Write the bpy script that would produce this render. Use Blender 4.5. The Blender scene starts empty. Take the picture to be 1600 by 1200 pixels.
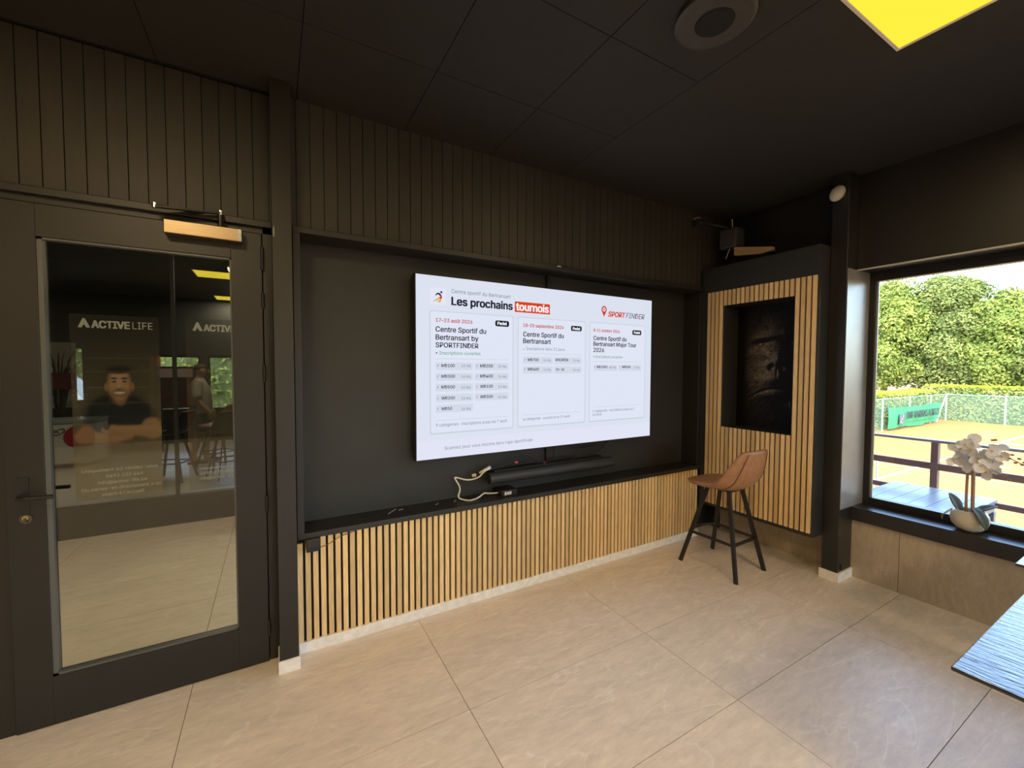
import bpy, bmesh, math, random
import numpy as np
from mathutils import Vector, Matrix

random.seed(7); rng = np.random.default_rng(7)
S = bpy.context.scene
COL = S.collection
PI = math.pi

# ---------------------------------------------------------------- camera
cam = bpy.data.cameras.new('camera'); camo = bpy.data.objects.new('camera', cam); COL.objects.link(camo)
cam.sensor_fit = 'HORIZONTAL'; cam.sensor_width = 36.0; cam.lens = 652.68 / 1600 * 36.0
cam.clip_start = 0.02; cam.clip_end = 400
yaw, pitch, roll = 0.517162, -0.038279, 0.0029543
fw = Vector((math.sin(yaw)*math.cos(pitch), math.cos(yaw)*math.cos(pitch), math.sin(pitch)))
rt = Vector((math.cos(yaw), -math.sin(yaw), 0)); up = rt.cross(fw)
r2 = rt*math.cos(roll) + up*math.sin(roll); u2 = -rt*math.sin(roll) + up*math.cos(roll)
camo.matrix_world = Matrix(((r2.x, u2.x, -fw.x, 0), (r2.y, u2.y, -fw.y, 0), (r2.z, u2.z, -fw.z, 1.65), (0, 0, 0, 1)))
S.camera = camo

# ---------------------------------------------------------------- world, sun, exposure
W = bpy.data.worlds.new('World'); S.world = W; W.use_nodes = True
wn = W.node_tree; wn.nodes.clear()
wo = wn.nodes.new('ShaderNodeOutputWorld'); wb = wn.nodes.new('ShaderNodeBackground'); sk = wn.nodes.new('ShaderNodeTexSky')
sk.sky_type = 'NISHITA'; sk.sun_disc = False; sk.sun_elevation = math.radians(50); sk.sun_rotation = math.radians(235)
sk.air_density = 1.0; sk.dust_density = 1.6; sk.ozone_density = 1.0; sk.altitude = 100
wb.inputs['Strength'].default_value = 1.45
wn.links.new(sk.outputs[0], wb.inputs['Color']); wn.links.new(wb.outputs[0], wo.inputs['Surface'])
sun = bpy.data.lights.new('sun', 'SUN'); sun.energy = 2.3; sun.color = (1.0, 0.95, 0.86); sun.angle = math.radians(0.6)
suno = bpy.data.objects.new('sun', sun); COL.objects.link(suno)
suno.rotation_euler = Vector((0.56, 0.34, -0.76)).to_track_quat('-Z', 'Y').to_euler()
suno.location = (-20, -12, 30)
LAMP_W = 46.0          # watts of one ceiling panel
LAMP_COL = (1.0, 0.74, 0.40)
S.view_settings.view_transform = 'Standard'; S.view_settings.look = 'None'
S.view_settings.exposure = 0.72; S.view_settings.gamma = 1.0; S.view_settings.use_curve_mapping = False

# ---------------------------------------------------------------- helpers
class MB:
    """collects shapes; build() links them as ONE mesh object"""
    def __init__(s): s.v = []; s.f = []
    def add(s, v, f):
        o = len(s.v); s.v += [tuple(p) for p in v]; s.f += [tuple(i+o for i in q) for q in f]; return s
    def box(s, x0, x1, y0, y1, z0, z1):
        v = [(x0,y0,z0),(x1,y0,z0),(x1,y1,z0),(x0,y1,z0),(x0,y0,z1),(x1,y0,z1),(x1,y1,z1),(x0,y1,z1)]
        return s.add(v, [(3,2,1,0),(4,5,6,7),(0,1,5,4),(1,2,6,5),(2,3,7,6),(3,0,4,7)])
    def cyl(s, p0, p1, r0, r1=None, n=16, caps=True):
        r1 = r0 if r1 is None else r1
        p0, p1 = Vector(p0), Vector(p1); d = (p1-p0).normalized()
        a = d.orthogonal().normalized(); b = d.cross(a)
        v = []
        for p, r in ((p0, r0), (p1, r1)):
            for i in range(n):
                t = 2*PI*i/n; v.append(p + a*math.cos(t)*r + b*math.sin(t)*r)
        f = [(i, (i+1) % n, n+(i+1) % n, n+i) for i in range(n)]
        if caps: f += [tuple(range(n-1, -1, -1)), tuple(range(n, 2*n))]
        return s.add(v, f)
    def bar(s, p0, p1, w, h, upv=(0,0,1)):
        p0, p1 = Vector(p0), Vector(p1); d = (p1-p0).normalized()
        u = Vector(upv); a = d.cross(u)
        if a.length < 1e-4: a = d.orthogonal()
        a.normalize(); b = a.cross(d).normalized()
        v = []
        for p in (p0, p1):
            for i, j in ((-1,-1),(1,-1),(1,1),(-1,1)): v.append(p + a*i*w/2 + b*j*h/2)
        return s.add(v, [(3,2,1,0),(4,5,6,7),(0,1,5,4),(1,2,6,5),(2,3,7,6),(3,0,4,7)])
    def tube(s, pts, r, n=8, smooth=0):
        P = [Vector(p) for p in pts]
        for _ in range(smooth):
            Q = [P[0]]
            for a, b in zip(P, P[1:]): Q += [a*.75+b*.25, a*.25+b*.75]
            P = Q+[P[-1]]
        rr = r if isinstance(r, (list, tuple)) else None
        v = []; prev = None
        for i, p in enumerate(P):
            d = (P[min(i+1, len(P)-1)] - P[max(i-1, 0)]).normalized()
            a = d.orthogonal() if prev is None else prev - d*prev.dot(d)
            if a.length < 1e-5: a = d.orthogonal()
            a.normalize(); prev = a; b = d.cross(a)
            ri = r if rr is None else rr[0] + (rr[1]-rr[0])*i/(len(P)-1)
            for k in range(n):
                t = 2*PI*k/n; v.append(p + a*math.cos(t)*ri + b*math.sin(t)*ri)
        f = []
        for i in range(len(P)-1):
            for k in range(n): f.append((i*n+k, i*n+(k+1) % n, (i+1)*n+(k+1) % n, (i+1)*n+k))
        f += [tuple(range(n-1, -1, -1)), tuple(range((len(P)-1)*n, len(P)*n))]
        return s.add(v, f)
    def lathe(s, prof, c=(0,0,0), n=32, sx=1, sy=1):
        v = []; f = []
        for r, z in prof:
            for i in range(n):
                t = 2*PI*i/n; v.append((c[0]+r*math.cos(t)*sx, c[1]+r*math.sin(t)*sy, c[2]+z))
        for j in range(len(prof)-1):
            for i in range(n): f.append((j*n+i, j*n+(i+1) % n, (j+1)*n+(i+1) % n, (j+1)*n+i))
        return s.add(v, f)
    def ell(s, c, rx, ry, rz, n=16, m=10):
        v = []; f = []
        for j in range(m+1):
            ph = -PI/2 + PI*j/m
            for i in range(n):
                t = 2*PI*i/n; v.append((c[0]+rx*math.cos(ph)*math.cos(t), c[1]+ry*math.cos(ph)*math.sin(t), c[2]+rz*math.sin(ph)))
        for j in range(m):
            for i in range(n): f.append((j*n+i, j*n+(i+1) % n, (j+1)*n+(i+1) % n, (j+1)*n+i))
        return s.add(v, f)
    def prism(s, poly, fn, t0, t1):
        """poly: 2D outline; fn(a, b, t) -> 3D"""
        n = len(poly); v = [fn(a, b, t0) for a, b in poly] + [fn(a, b, t1) for a, b in poly]
        f = [tuple(range(n-1, -1, -1)), tuple(range(n, 2*n))] + [(i, (i+1) % n, n+(i+1) % n, n+i) for i in range(n)]
        return s.add(v, f)
    def mesh(s, name, smooth=False):
        m = bpy.data.meshes.new(name); m.from_pydata(s.v, [], s.f); m.validate()
        bm = bmesh.new(); bm.from_mesh(m); bmesh.ops.recalc_face_normals(bm, faces=bm.faces[:]); bm.to_mesh(m); bm.free()
        if smooth: m.polygons.foreach_set('use_smooth', [True]*len(m.polygons))
        m.update(); return m
    def build(s, name, mt, parent=None, smooth=False, bevel=0, loc=None):
        return link(name, s.mesh(name, smooth), mt, parent, bevel, loc)

def link(name, m, mt, parent=None, bevel=0, loc=None):
    o = bpy.data.objects.new(name, m); COL.objects.link(o)
    if mt is not None and not m.materials: m.materials.append(mt)
    if loc is not None: o.location = loc
    if parent is not None: setp(o, parent)
    if bevel:
        b = o.modifiers.new('bevel', 'BEVEL'); b.width = bevel; b.segments = 2; b.limit_method = 'ANGLE'; b.harden_normals = False
    return o
def world_of(o):
    M = o.matrix_basis.copy()
    return M if o.parent is None else world_of(o.parent) @ o.matrix_parent_inverse @ M
def setp(o, parent):
    o.parent = parent; o.matrix_parent_inverse = world_of(parent).inverted()
def tag(o, label=None, cat=None, group=None, kind=None):
    if label: o['label'] = label
    if cat: o['category'] = cat
    if group: o['group'] = group
    if kind: o['kind'] = kind
    return o
def thing(name, label, cat, loc=(0,0,0), group=None, kind=None):
    e = bpy.data.objects.new(name, None); COL.objects.link(e); e.location = loc; e.empty_display_size = .1
    return tag(e, label, cat, group, kind)
def struct(o, label=None, cat=None): return tag(o, label, cat, kind='structure')
def dup(root, loc, rotz=0, label=None, mats=None):
    r = root.copy(); COL.objects.link(r); r.location = loc; r.rotation_euler = (0, 0, rotz)
    if label: r['label'] = label
    for ch in list(root.children):
        c = ch.copy(); COL.objects.link(c); c.parent = r
        if mats and ch.name.split('.')[0] in mats:
            c.data = ch.data.copy(); c.data.materials.clear(); c.data.materials.append(mats[ch.name.split('.')[0]])
    return r

# ---------------------------------------------------------------- materials
def nd(nt, t, **k):
    n = nt.nodes.new(t)
    for a, b in k.items(): setattr(n, a, b)
    return n
def newmat(name):
    m = bpy.data.materials.new(name); m.use_nodes = True
    return m, m.node_tree, m.node_tree.nodes['Principled BSDF']
def mat(name, col, rough=.5, metal=0, spec=.5, noise=None, bump=None, stretch=(1,1,1), coat=0, emit=None, estr=0, alpha=1, rnd=0):
    """noise=(scale, amount) mottles the colour, bump=(scale, strength) gives fine relief, rnd varies piece by piece"""
    m, nt, p = newmat(name); L = nt.links
    p.inputs['Base Color'].default_value = (*col, 1); p.inputs['Roughness'].default_value = rough
    p.inputs['Metallic'].default_value = metal; p.inputs['Specular IOR Level'].default_value = spec
    p.inputs['Coat Weight'].default_value = coat; p.inputs['Alpha'].default_value = alpha
    if emit: p.inputs['Emission Color'].default_value = (*emit, 1); p.inputs['Emission Strength'].default_value = estr
    if noise or bump or rnd:
        tc = nd(nt, 'ShaderNodeTexCoord'); mp = nd(nt, 'ShaderNodeMapping'); mp.inputs['Scale'].default_value = stretch
        L.new(tc.outputs['Object'], mp.inputs['Vector']); vec = mp.outputs[0]
        oi = nd(nt, 'ShaderNodeObjectInfo')
        if rnd:
            va = nd(nt, 'ShaderNodeVectorMath', operation='SCALE'); va.inputs[0].default_value = (37, 53, 71); L.new(oi.outputs['Random'], va.inputs['Scale'])
            vb = nd(nt, 'ShaderNodeVectorMath', operation='ADD'); L.new(vec, vb.inputs[0]); L.new(va.outputs[0], vb.inputs[1]); vec = vb.outputs[0]
        if noise:
            n = nd(nt, 'ShaderNodeTexNoise'); n.inputs['Scale'].default_value = noise[0]; n.inputs['Detail'].default_value = 6; L.new(vec, n.inputs['Vector'])
            mr = nd(nt, 'ShaderNodeMapRange'); mr.inputs[1].default_value = .25; mr.inputs[2].default_value = .75
            mr.inputs[3].default_value = 1-noise[1]; mr.inputs[4].default_value = 1+noise[1]; L.new(n.outputs[0], mr.inputs[0])
            fac = mr.outputs[0]
        else: fac = None
        if rnd:
            mr2 = nd(nt, 'ShaderNodeMapRange'); mr2.inputs[3].default_value = 1-rnd; mr2.inputs[4].default_value = 1+rnd; L.new(oi.outputs['Random'], mr2.inputs[0])
            if fac is None: fac = mr2.outputs[0]
            else:
                mm = nd(nt, 'ShaderNodeMath', operation='MULTIPLY'); L.new(fac, mm.inputs[0]); L.new(mr2.outputs[0], mm.inputs[1]); fac = mm.outputs[0]
        if fac is not None:
            vm = nd(nt, 'ShaderNodeVectorMath', operation='SCALE'); vm.inputs[0].default_value = col; L.new(fac, vm.inputs['Scale']); L.new(vm.outputs[0], p.inputs['Base Color'])
        if bump:
            n2 = nd(nt, 'ShaderNodeTexNoise'); n2.inputs['Scale'].default_value = bump[0]; n2.inputs['Detail'].default_value = 5; L.new(vec, n2.inputs['Vector'])
            b = nd(nt, 'ShaderNodeBump'); b.inputs['Strength'].default_value = bump[1]; b.inputs['Distance'].default_value = .01
            L.new(n2.outputs[0], b.inputs['Height']); L.new(b.outputs[0], p.inputs['Normal'])
    return m
def emat(name, col, s=1.0):
    m = bpy.data.materials.new(name); m.use_nodes = True; nt = m.node_tree; nt.nodes.clear()
    o = nd(nt, 'ShaderNodeOutputMaterial'); e = nd(nt, 'ShaderNodeEmission'); e.inputs[0].default_value = (*col, 1); e.inputs[1].default_value = s
    nt.links.new(e.outputs[0], o.inputs[0]); return m
def glassmat(name, tint=(1,1,1), refl=.08, ior=1.5, rough=.0):
    m = bpy.data.materials.new(name); m.use_nodes = True; nt = m.node_tree; nt.nodes.clear(); L = nt.links
    o = nd(nt, 'ShaderNodeOutputMaterial'); t = nd(nt, 'ShaderNodeBsdfTransparent'); t.inputs[0].default_value = (*tint, 1)
    g = nd(nt, 'ShaderNodeBsdfGlossy'); g.inputs['Roughness'].default_value = rough
    fr = nd(nt, 'ShaderNodeFresnel'); fr.inputs[0].default_value = ior
    ad = nd(nt, 'ShaderNodeMath', operation='ADD'); ad.inputs[1].default_value = refl; ad.use_clamp = True
    mx = nd(nt, 'ShaderNodeMixShader'); L.new(fr.outputs[0], ad.inputs[0]); L.new(ad.outputs[0], mx.inputs[0])
    L.new(t.outputs[0], mx.inputs[1]); L.new(g.outputs[0], mx.inputs[2]); L.new(mx.outputs[0], o.inputs[0]); return m
def filmmat(name, col=(1,1,1), see=.3, attr=None, rough=.5):
    """a print or film that lets part of the light through"""
    m = bpy.data.materials.new(name); m.use_nodes = True; nt = m.node_tree; L = nt.links
    p = nt.nodes['Principled BSDF']; p.inputs['Base Color'].default_value = (*col, 1); p.inputs['Roughness'].default_value = rough
    if attr:
        a = nd(nt, 'ShaderNodeAttribute'); a.attribute_name = attr; L.new(a.outputs['Color'], p.inputs['Base Color'])
    o = nt.nodes['Material Output']; t = nd(nt, 'ShaderNodeBsdfTransparent'); mx = nd(nt, 'ShaderNodeMixShader'); mx.inputs[0].default_value = see
    L.new(p.outputs[0], mx.inputs[1]); L.new(t.outputs[0], mx.inputs[2]); L.new(mx.outputs[0], o.inputs[0]); return m

def tilemat(name, base, vein, rough=.38):
    m, nt, p = newmat(name); L = nt.links
    tc = nd(nt, 'ShaderNodeTexCoord'); oi = nd(nt, 'ShaderNodeObjectInfo')
    va = nd(nt, 'ShaderNodeVectorMath', operation='SCALE'); va.inputs[0].default_value = (37, 53, 71); L.new(oi.outputs['Random'], va.inputs['Scale'])
    vb = nd(nt, 'ShaderNodeVectorMath', operation='ADD'); L.new(tc.outputs['Object'], vb.inputs[0]); L.new(va.outputs[0], vb.inputs[1])
    mp = nd(nt, 'ShaderNodeMapping'); mp.inputs['Rotation'].default_value = (0, 0, .35); mp.inputs['Scale'].default_value = (1.0, 3.2, 1); L.new(vb.outputs[0], mp.inputs['Vector'])
    n1 = nd(nt, 'ShaderNodeTexNoise'); n1.inputs['Scale'].default_value = 2.3; n1.inputs['Detail'].default_value = 9; n1.inputs['Roughness'].default_value = .68; n1.inputs['Distortion'].default_value = 1.1; L.new(mp.outputs[0], n1.inputs['Vector'])
    n2 = nd(nt, 'ShaderNodeTexNoise'); n2.inputs['Scale'].default_value = 11; n2.inputs['Detail'].default_value = 10; n2.inputs['Roughness'].default_value = .75; n2.inputs['Distortion'].default_value = .4; L.new(mp.outputs[0], n2.inputs['Vector'])
    r1 = nd(nt, 'ShaderNodeValToRGB'); e = r1.color_ramp.elements
    e[0].position = .3; e[0].color = (*[c*.87 for c in base], 1); e[1].position = .7; e[1].color = (*[min(1, c*1.07) for c in base], 1); L.new(n1.outputs[0], r1.inputs[0])
    # light veins: thin band of a distorted noise
    n3 = nd(nt, 'ShaderNodeTexNoise'); n3.inputs['Scale'].default_value = .9; n3.inputs['Detail'].default_value = 4; n3.inputs['Distortion'].default_value = .8; L.new(mp.outputs[0], n3.inputs['Vector'])
    sb = nd(nt, 'ShaderNodeMath', operation='SUBTRACT'); sb.inputs[1].default_value = .5; L.new(n3.outputs[0], sb.inputs[0])
    ab = nd(nt, 'ShaderNodeMath', operation='ABSOLUTE'); L.new(sb.outputs[0], ab.inputs[0])
    mr = nd(nt, 'ShaderNodeMapRange'); mr.inputs[1].default_value = 0; mr.inputs[2].default_value = .009; mr.inputs[3].default_value = .5; mr.inputs[4].default_value = 0; L.new(ab.outputs[0], mr.inputs[0])
    mx = nd(nt, 'ShaderNodeMixRGB'); L.new(mr.outputs[0], mx.inputs[0]); L.new(r1.outputs[0], mx.inputs[1]); mx.inputs[2].default_value = (*vein, 1)
    mf = nd(nt, 'ShaderNodeMapRange'); mf.inputs[1].default_value = .3; mf.inputs[2].default_value = .7; mf.inputs[3].default_value = .88; mf.inputs[4].default_value = 1.12; L.new(n2.outputs[0], mf.inputs[0])
    ms = nd(nt, 'ShaderNodeVectorMath', operation='SCALE'); L.new(mx.outputs[0], ms.inputs[0]); L.new(mf.outputs[0], ms.inputs['Scale']); L.new(ms.outputs[0], p.inputs['Base Color'])
    p.inputs['Roughness'].default_value = rough
    b = nd(nt, 'ShaderNodeBump'); b.inputs['Strength'].default_value = .12; b.inputs['Distance'].default_value = .004; L.new(n2.outputs[0], b.inputs['Height']); L.new(b.outputs[0], p.inputs['Normal'])
    return m

M = {}
M['tile'] = tilemat('stone_tile', (.80, .69, .565), (.90, .83, .73))
M['walltile'] = tilemat('stone_cladding', (.47, .375, .265), (.54, .45, .34), .5)
M['grout'] = mat('grout', (.12, .095, .07), .9)
M['skirt'] = mat('skirting_stone', (.86, .83, .76), .5, noise=(22, .12))
M['black'] = mat('black_paint', (.019, .017, .014), .42, noise=(3, .10), bump=(180, .05))
M['plank'] = mat('black_plank_paint', (.041, .036, .027), .5, noise=(9, .08), bump=(120, .06), stretch=(6, 6, .6), rnd=.10)
M['satin'] = mat('black_satin', (.018, .017, .016), .28, noise=(6, .1))
M['matt'] = mat('black_matt', (.012, .012, .012), .6, bump=(90, .05))
M['niche'] = mat('niche_black', (.024, .0245, .022), .55, noise=(2.5, .14), bump=(60, .05))
M['ceil'] = mat('ceiling_black', (.021, .019, .015), .7, noise=(14, .10), bump=(220, .12), rnd=.08)
M['doorpaint'] = mat('door_paint', (.018, .016, .0135), .42, noise=(4, .08), bump=(200, .05))
M['felt'] = mat('black_felt', (.006, .006, .006), .9)
M['oak'] = mat('oak_slat', (.78, .55, .27), .5, noise=(14, .16), bump=(60, .08), stretch=(9, 9, .7), rnd=.16)
M['chrome'] = mat('chrome', (.55, .55, .54), .22, 1.0)
M['steel'] = mat('brushed_steel', (.34, .26, .16), .38, 1.0, noise=(40, .12), stretch=(.3, 4, 4))
M['plastic'] = mat('black_plastic', (.015, .015, .016), .35)
M['white'] = mat('white_plastic', (.75, .72, .66), .4)
M['wire'] = mat('black_cable', (.012, .012, .012), .4)
M['whitewire'] = mat('white_cable', (.72, .68, .58), .45)
M['glass'] = glassmat('clear_glass', (.97, .98, .98), .0, 1.45)
M['doorglass'] = glassmat('door_glass', (.80, .82, .78), .015, 1.45)
M['leather'] = mat('tan_leather', (.37, .18, .088), .38, noise=(26, .18), bump=(150, .18))
M['metalblack'] = mat('stool_metal', (.014, .013, .012), .42)

# ================================================================ FLOOR
XL, XR, YB = -4.6, 3.98, -6.6
floor = struct(MB().box(XL, 4.2, YB, 11.6, -.14, -.004).build('floor', M['grout']), 'beige stone tiled floor of large rectangular slabs', 'floor')
cache = {}
def piece(name, dx, dy, dz, mt, loc, parent):
    k = (name, round(dx, 3), round(dy, 3), round(dz, 3))
    if k not in cache: cache[k] = MB().box(-dx/2, dx/2, -dy/2, dy/2, -dz/2, dz/2).mesh(name)
    return link(name, cache[k], mt, parent, loc=loc)
def grid(lo, hi, off, pitch):
    k0 = math.floor((lo-off)/pitch); e = []
    k = k0
    while off+k*pitch < hi:
        a, b = max(lo, off+k*pitch), min(hi, off+(k+1)*pitch)
        if b-a > .02: e.append((a, b))
        k += 1
    return e
G = .0015
for x0, x1 in grid(-4.6, XR, .794, 1.188):
    for y0, y1 in grid(-3.6, 5.5, .597, .601):
        piece('tile', x1-x0-2*G, y1-y0-2*G, .006, M['tile'], ((x0+x1)/2, (y0+y1)/2, -.003), floor)
# rest of the floor, behind the viewer and beyond the glass partition
link('stone_slab', MB().box(XL, XR, YB, -3.602, -.006, 0).mesh('stone_slab'), M['tile'], floor)
M['greyfloor'] = mat('grey_floor', (.33, .33, .31), .35, noise=(3, .2), stretch=(1, 8, 1))
link('grey_floor_slab', MB().box(XL, XR, 5.58, 11.4, -.006, 0).mesh('grey_floor_slab'), M['greyfloor'], floor)

# ================================================================ CEILING
HC = 3.13
ceiling = struct(MB().box(XL, 4.4, YB, 11.6, HC+.012, HC+.32).build('ceiling', M['felt']), 'black suspended ceiling of square panels', 'ceiling')
lamp_cells = []
def cell(x, y): return (round(x, 2), round(y, 2))
LAMPS = [(1.93, .255), (-1.07, .255), (.73, -2.745), (-3.47, -2.745), (.73, -5.145), (-4.07, -5.145)]
WATTS = [9, 23, 50, 42, 34, 30]
FAR_LAMPS = [(-1.07, 7.9), (-1.07, 10.55), (-4.0, 3.1), (-.6, 3.1)]  # first pair imitates lamp reflections; last pair added to brighten that floor
lampset = {cell(*p) for p in LAMPS}
for x0, x1 in grid(-.47, 1.93, .13, .6):
    for y0, y1 in grid(-1.545, 2.66, 2.055, .6):
        if cell(x0, y0) in lampset: continue
        piece('ceiling_tile', x1-x0-.004, y1-y0-.004, .012, M['ceil'], ((x0+x1)/2, (y0+y1)/2, HC+.006), ceiling)
b = MB()
for x0, x1 in grid(-4.6, XR, .13, .6):
    for y0, y1 in grid(YB, -1.545, 2.055, .6):
        if cell(x0, y0) not in lampset: b.box(x0, x1, y0, y1, HC, HC+.012)
b.box(XL, -1.07, -1.545, 2.66, HC, HC+.012).box(-1.07, -.472, -1.545, .255, HC, HC+.012).box(-1.07, -.472, .855, 2.66, HC, HC+.012)
b.box(1.932, 2.53, -1.545, .255, HC, HC+.012).box(1.932, 2.53, .855, 2.66, HC, HC+.012).box(2.53, XR, -1.545, 2.66, HC, HC+.012)
o = b.build('ceiling_tile_field', M['ceil'], ceiling); o['kind'] = 'stuff'
MB().box(XL, XR, 2.95, 11.5, HC+.002, HC+.012).build('ceiling_board', M['ceil'], ceiling)

# ================================================================ TV WALL (wall_back)
b = MB()
struct(MB().box(.0, 4.2, 2.812, 2.95, 0, HC).build('wall_niche', M['niche']), 'flat black back wall of the screen niche', 'wall')
b.box(.09, 3.62, 2.655, 2.81, 0, .675)               # wainscot core
b.box(.09, 3.98, 2.668, 2.81, 2.42, HC)              # over the niche
b.box(-1.16, 0.0, 2.705, 2.95, 2.44, HC)             # over the door
b.box(XL, -1.16, 2.66, 2.95, 0, HC)                  # beside the door
wall_back = struct(b.build('wall_back', M['niche']), 'black wall with plank cladding above and oak slats below', 'wall')
# planks above the niche and above the door
x = .122-.0715; i = 0
while x < 3.95:
    x1 = min(x+.0715, 3.97)
    x0 = max(x, .092)
    if x1-x0 > .01: piece('plank', x1-x0-.0042, .014, HC-2.426, M['plank'], ((x0+x1)/2, 2.661, (HC+2.426)/2), wall_back)
    x += .0715
x = -.083+.073
while x > -1.16:
    x0 = max(x-.073, -1.16)
    piece('plank', x-x0-.0042, .014, HC-2.435, M['plank'], ((x0+x)/2, 2.697, (HC+2.435)/2), wall_back)
    x -= .073
piece('plank', .008, .014, HC-2.435, M['plank'], (-.005, 2.697, (HC+2.435)/2), wall_back)
x = -1.16
while x > -2.6:
    piece('plank', .069, .014, HC-2.435, M['plank'], (x-.0365, 2.652, (HC+2.435)/2), wall_back); x -= .073
# oak slats of the wainscot
MB().box(.092, 3.6, 2.645, 2.656, .066, .675).build('felt_backing', M['felt'], wall_back)
for i in range(-1, 86):
    xc = .1306+.0403*i+.0403/2
    top = .675
    if i == -1: top = .645
    piece('slat', .0268, .016, top-.067, M['oak'], (xc, 2.637, (top+.067)/2), wall_back)
# skirting along the wainscot and around the post
b = MB().box(.095, 3.62, 2.629, 2.66, 0, .066)
struct(b.build('baseboard_back', M['skirt'], bevel=.002), 'pale stone skirting under the oak slats', 'baseboard')

# niche frame: four boards standing proud of the planks
def trim(n, bx, label, m=None): return struct(MB().box(*bx).build('trim_%d' % n, m or M['black'], bevel=.0025), label, 'trim')
trim(1, (.098, 3.62, 2.605, 2.815, .675, .708), 'black shelf board along the bottom of the screen niche')
trim(2, (.098, 3.62, 2.605, 2.815, 2.392, 2.426), 'black board along the top of the screen niche')
trim(3, (.098, .134, 2.605, 2.815, .708, 2.392), 'black upright board at the left end of the screen niche')
trim(4, (3.58, 3.62, 2.63, 2.815, .708, 2.392), 'black upright board at the right end of the screen niche')
# black post between door and niche
post = thing('post', 'square black post between the glass door and the screen niche', 'post', (.045, 2.6, 0), kind='structure')
MB().box(0, .092, 2.512, 2.81, .07, HC).build('shaft', M['black'], post, bevel=.003)
MB().box(-.006, .100, 2.505, 2.66, 0, .07).build('stone_plinth', M['skirt'], post, bevel=.002)
MB().box(.006, .012, 2.507, 2.513, 2.325, 2.378).build('steel_clip', M['chrome'], post)

# ================================================================ DOOR
door = thing('door_1', 'tall black framed glass door with steel closer', 'door', (-.53, 2.68, 0), kind='structure')
b = MB()
b.box(-1.11, -1.0, 2.722, 2.80, 0, 2.38).box(-.075, 0, 2.722, 2.80, 0, 2.38).box(-1.16, 0, 2.70, 2.80, 2.372, 2.44).box(-1.11, -1.030, 2.668, 2.80, 0, 2.44).box(-.046, 0, 2.668, 2.80, 0, 2.44).box(-1.11, 0, 2.668, 2.80, 2.372, 2.405)
b.build('frame', M['doorpaint'], door, bevel=.002)
MB().box(-1.16, 0, 2.640, 2.80, 2.403, 2.437).build('head_trim', M['black'], door, bevel=.003)
b = MB()
gx0, gx1, gz0, gz1 = -.905, -.189, .228, 2.224
b.box(-1.026, gx0, 2.655, 2.72, .004, 2.368).box(gx1, -.050, 2.655, 2.72, .004, 2.368)
b.box(gx0, gx1, 2.655, 2.72, .004, gz0).box(gx0, gx1, 2.655, 2.72, gz1, 2.368)
leaf = b.build('leaf', M['doorpaint'], door, bevel=.0015)
b = MB(); t = .018
b.box(gx0, gx0+t, 2.662, 2.70, gz0, gz1).box(gx1-t*.4, gx1, 2.662, 2.70, gz0, gz1).box(gx0, gx1, 2.662, 2.70, gz0, gz0+t*.6).box(gx0, gx1, 2.662, 2.70, gz1-t*.5, gz1)
M['bead'] = mat('grey_bead', (.10, .105, .10), .35)
b.build('glazing_bead', M['bead'], leaf)
MB().box(gx0, gx1, 2.685, 2.691, gz0, gz1).build('pane', M['doorglass'], leaf)
# lever handles, lock, hinges
for yo, s in ((2.655, -1), (2.72, 1)):
    b = MB(); b.cyl((-.975, yo, 1.078), (-.975, yo+s*.055, 1.078), .011)
    b.tube([(-.975, yo+s*.05, 1.078), (-.95, yo+s*.056, 1.078), (-.862, yo+s*.056, 1.075)], .0095, 10)
    b.box(-.995, -.955, yo-.004, yo+.004, 1.0, 1.16)
    b.build('handle', M['plastic'], leaf, smooth=False)
b = MB(); b.cyl((-.967, 2.658, .975), (-.967, 2.648, .975), .021, n=24); b.box(-.972, -.962, 2.640, 2.65, .962, .982)
b.build('lock_cylinder', mat('dark_chrome', (.12, .12, .12), .25, 1.0), leaf)
b = MB(); b.cyl((-.967, 2.6475, .980), (-.967, 2.642, .980), .010, n=16).build('key_plug', mat('brass', (.6, .45, .2), .3, 1.0), leaf)
for z0, z1 in ((2.18, 2.30), (1.975, 2.05), (1.575, 1.665), (.86, .945), (.155, .24)):
    MB().cyl((-.048, 2.652, z0), (-.048, 2.652, z1), .0085, n=12).cyl((-.048, 2.652, z0-.006), (-.048, 2.652, z0), .006, n=10).build('hinge', M['metalblack'], door, smooth=False)
# door closer with folding arm
clo = MB().box(-.452, -.135, 2.588, 2.655, 2.296, 2.362).build('closer_body', M['steel'], door, bevel=.004)
MB().box(-.152, -.136, 2.585, 2.59, 2.300, 2.358).build('closer_cap', M['chrome'], clo)
MB().cyl((-.226, 2.612, 2.355), (-.226, 2.612, 2.425), .013, n=14).build('spindle', M['metalblack'], clo)
b = MB(); b.bar((-.226, 2.612, 2.432), (-.478, 2.575, 2.408), .022, .010); b.bar((-.478, 2.575, 2.415), (-.30, 2.645, 2.428), .016, .009)
b.build('closer_arm', M['metalblack'], clo)
MB().cyl((-.478, 2.575, 2.402), (-.478, 2.575, 2.424), .010, n=12).cyl((-.226, 2.612, 2.425), (-.226, 2.612, 2.446), .011, n=12).build('arm_pivot', M['chrome'], clo)

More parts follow.
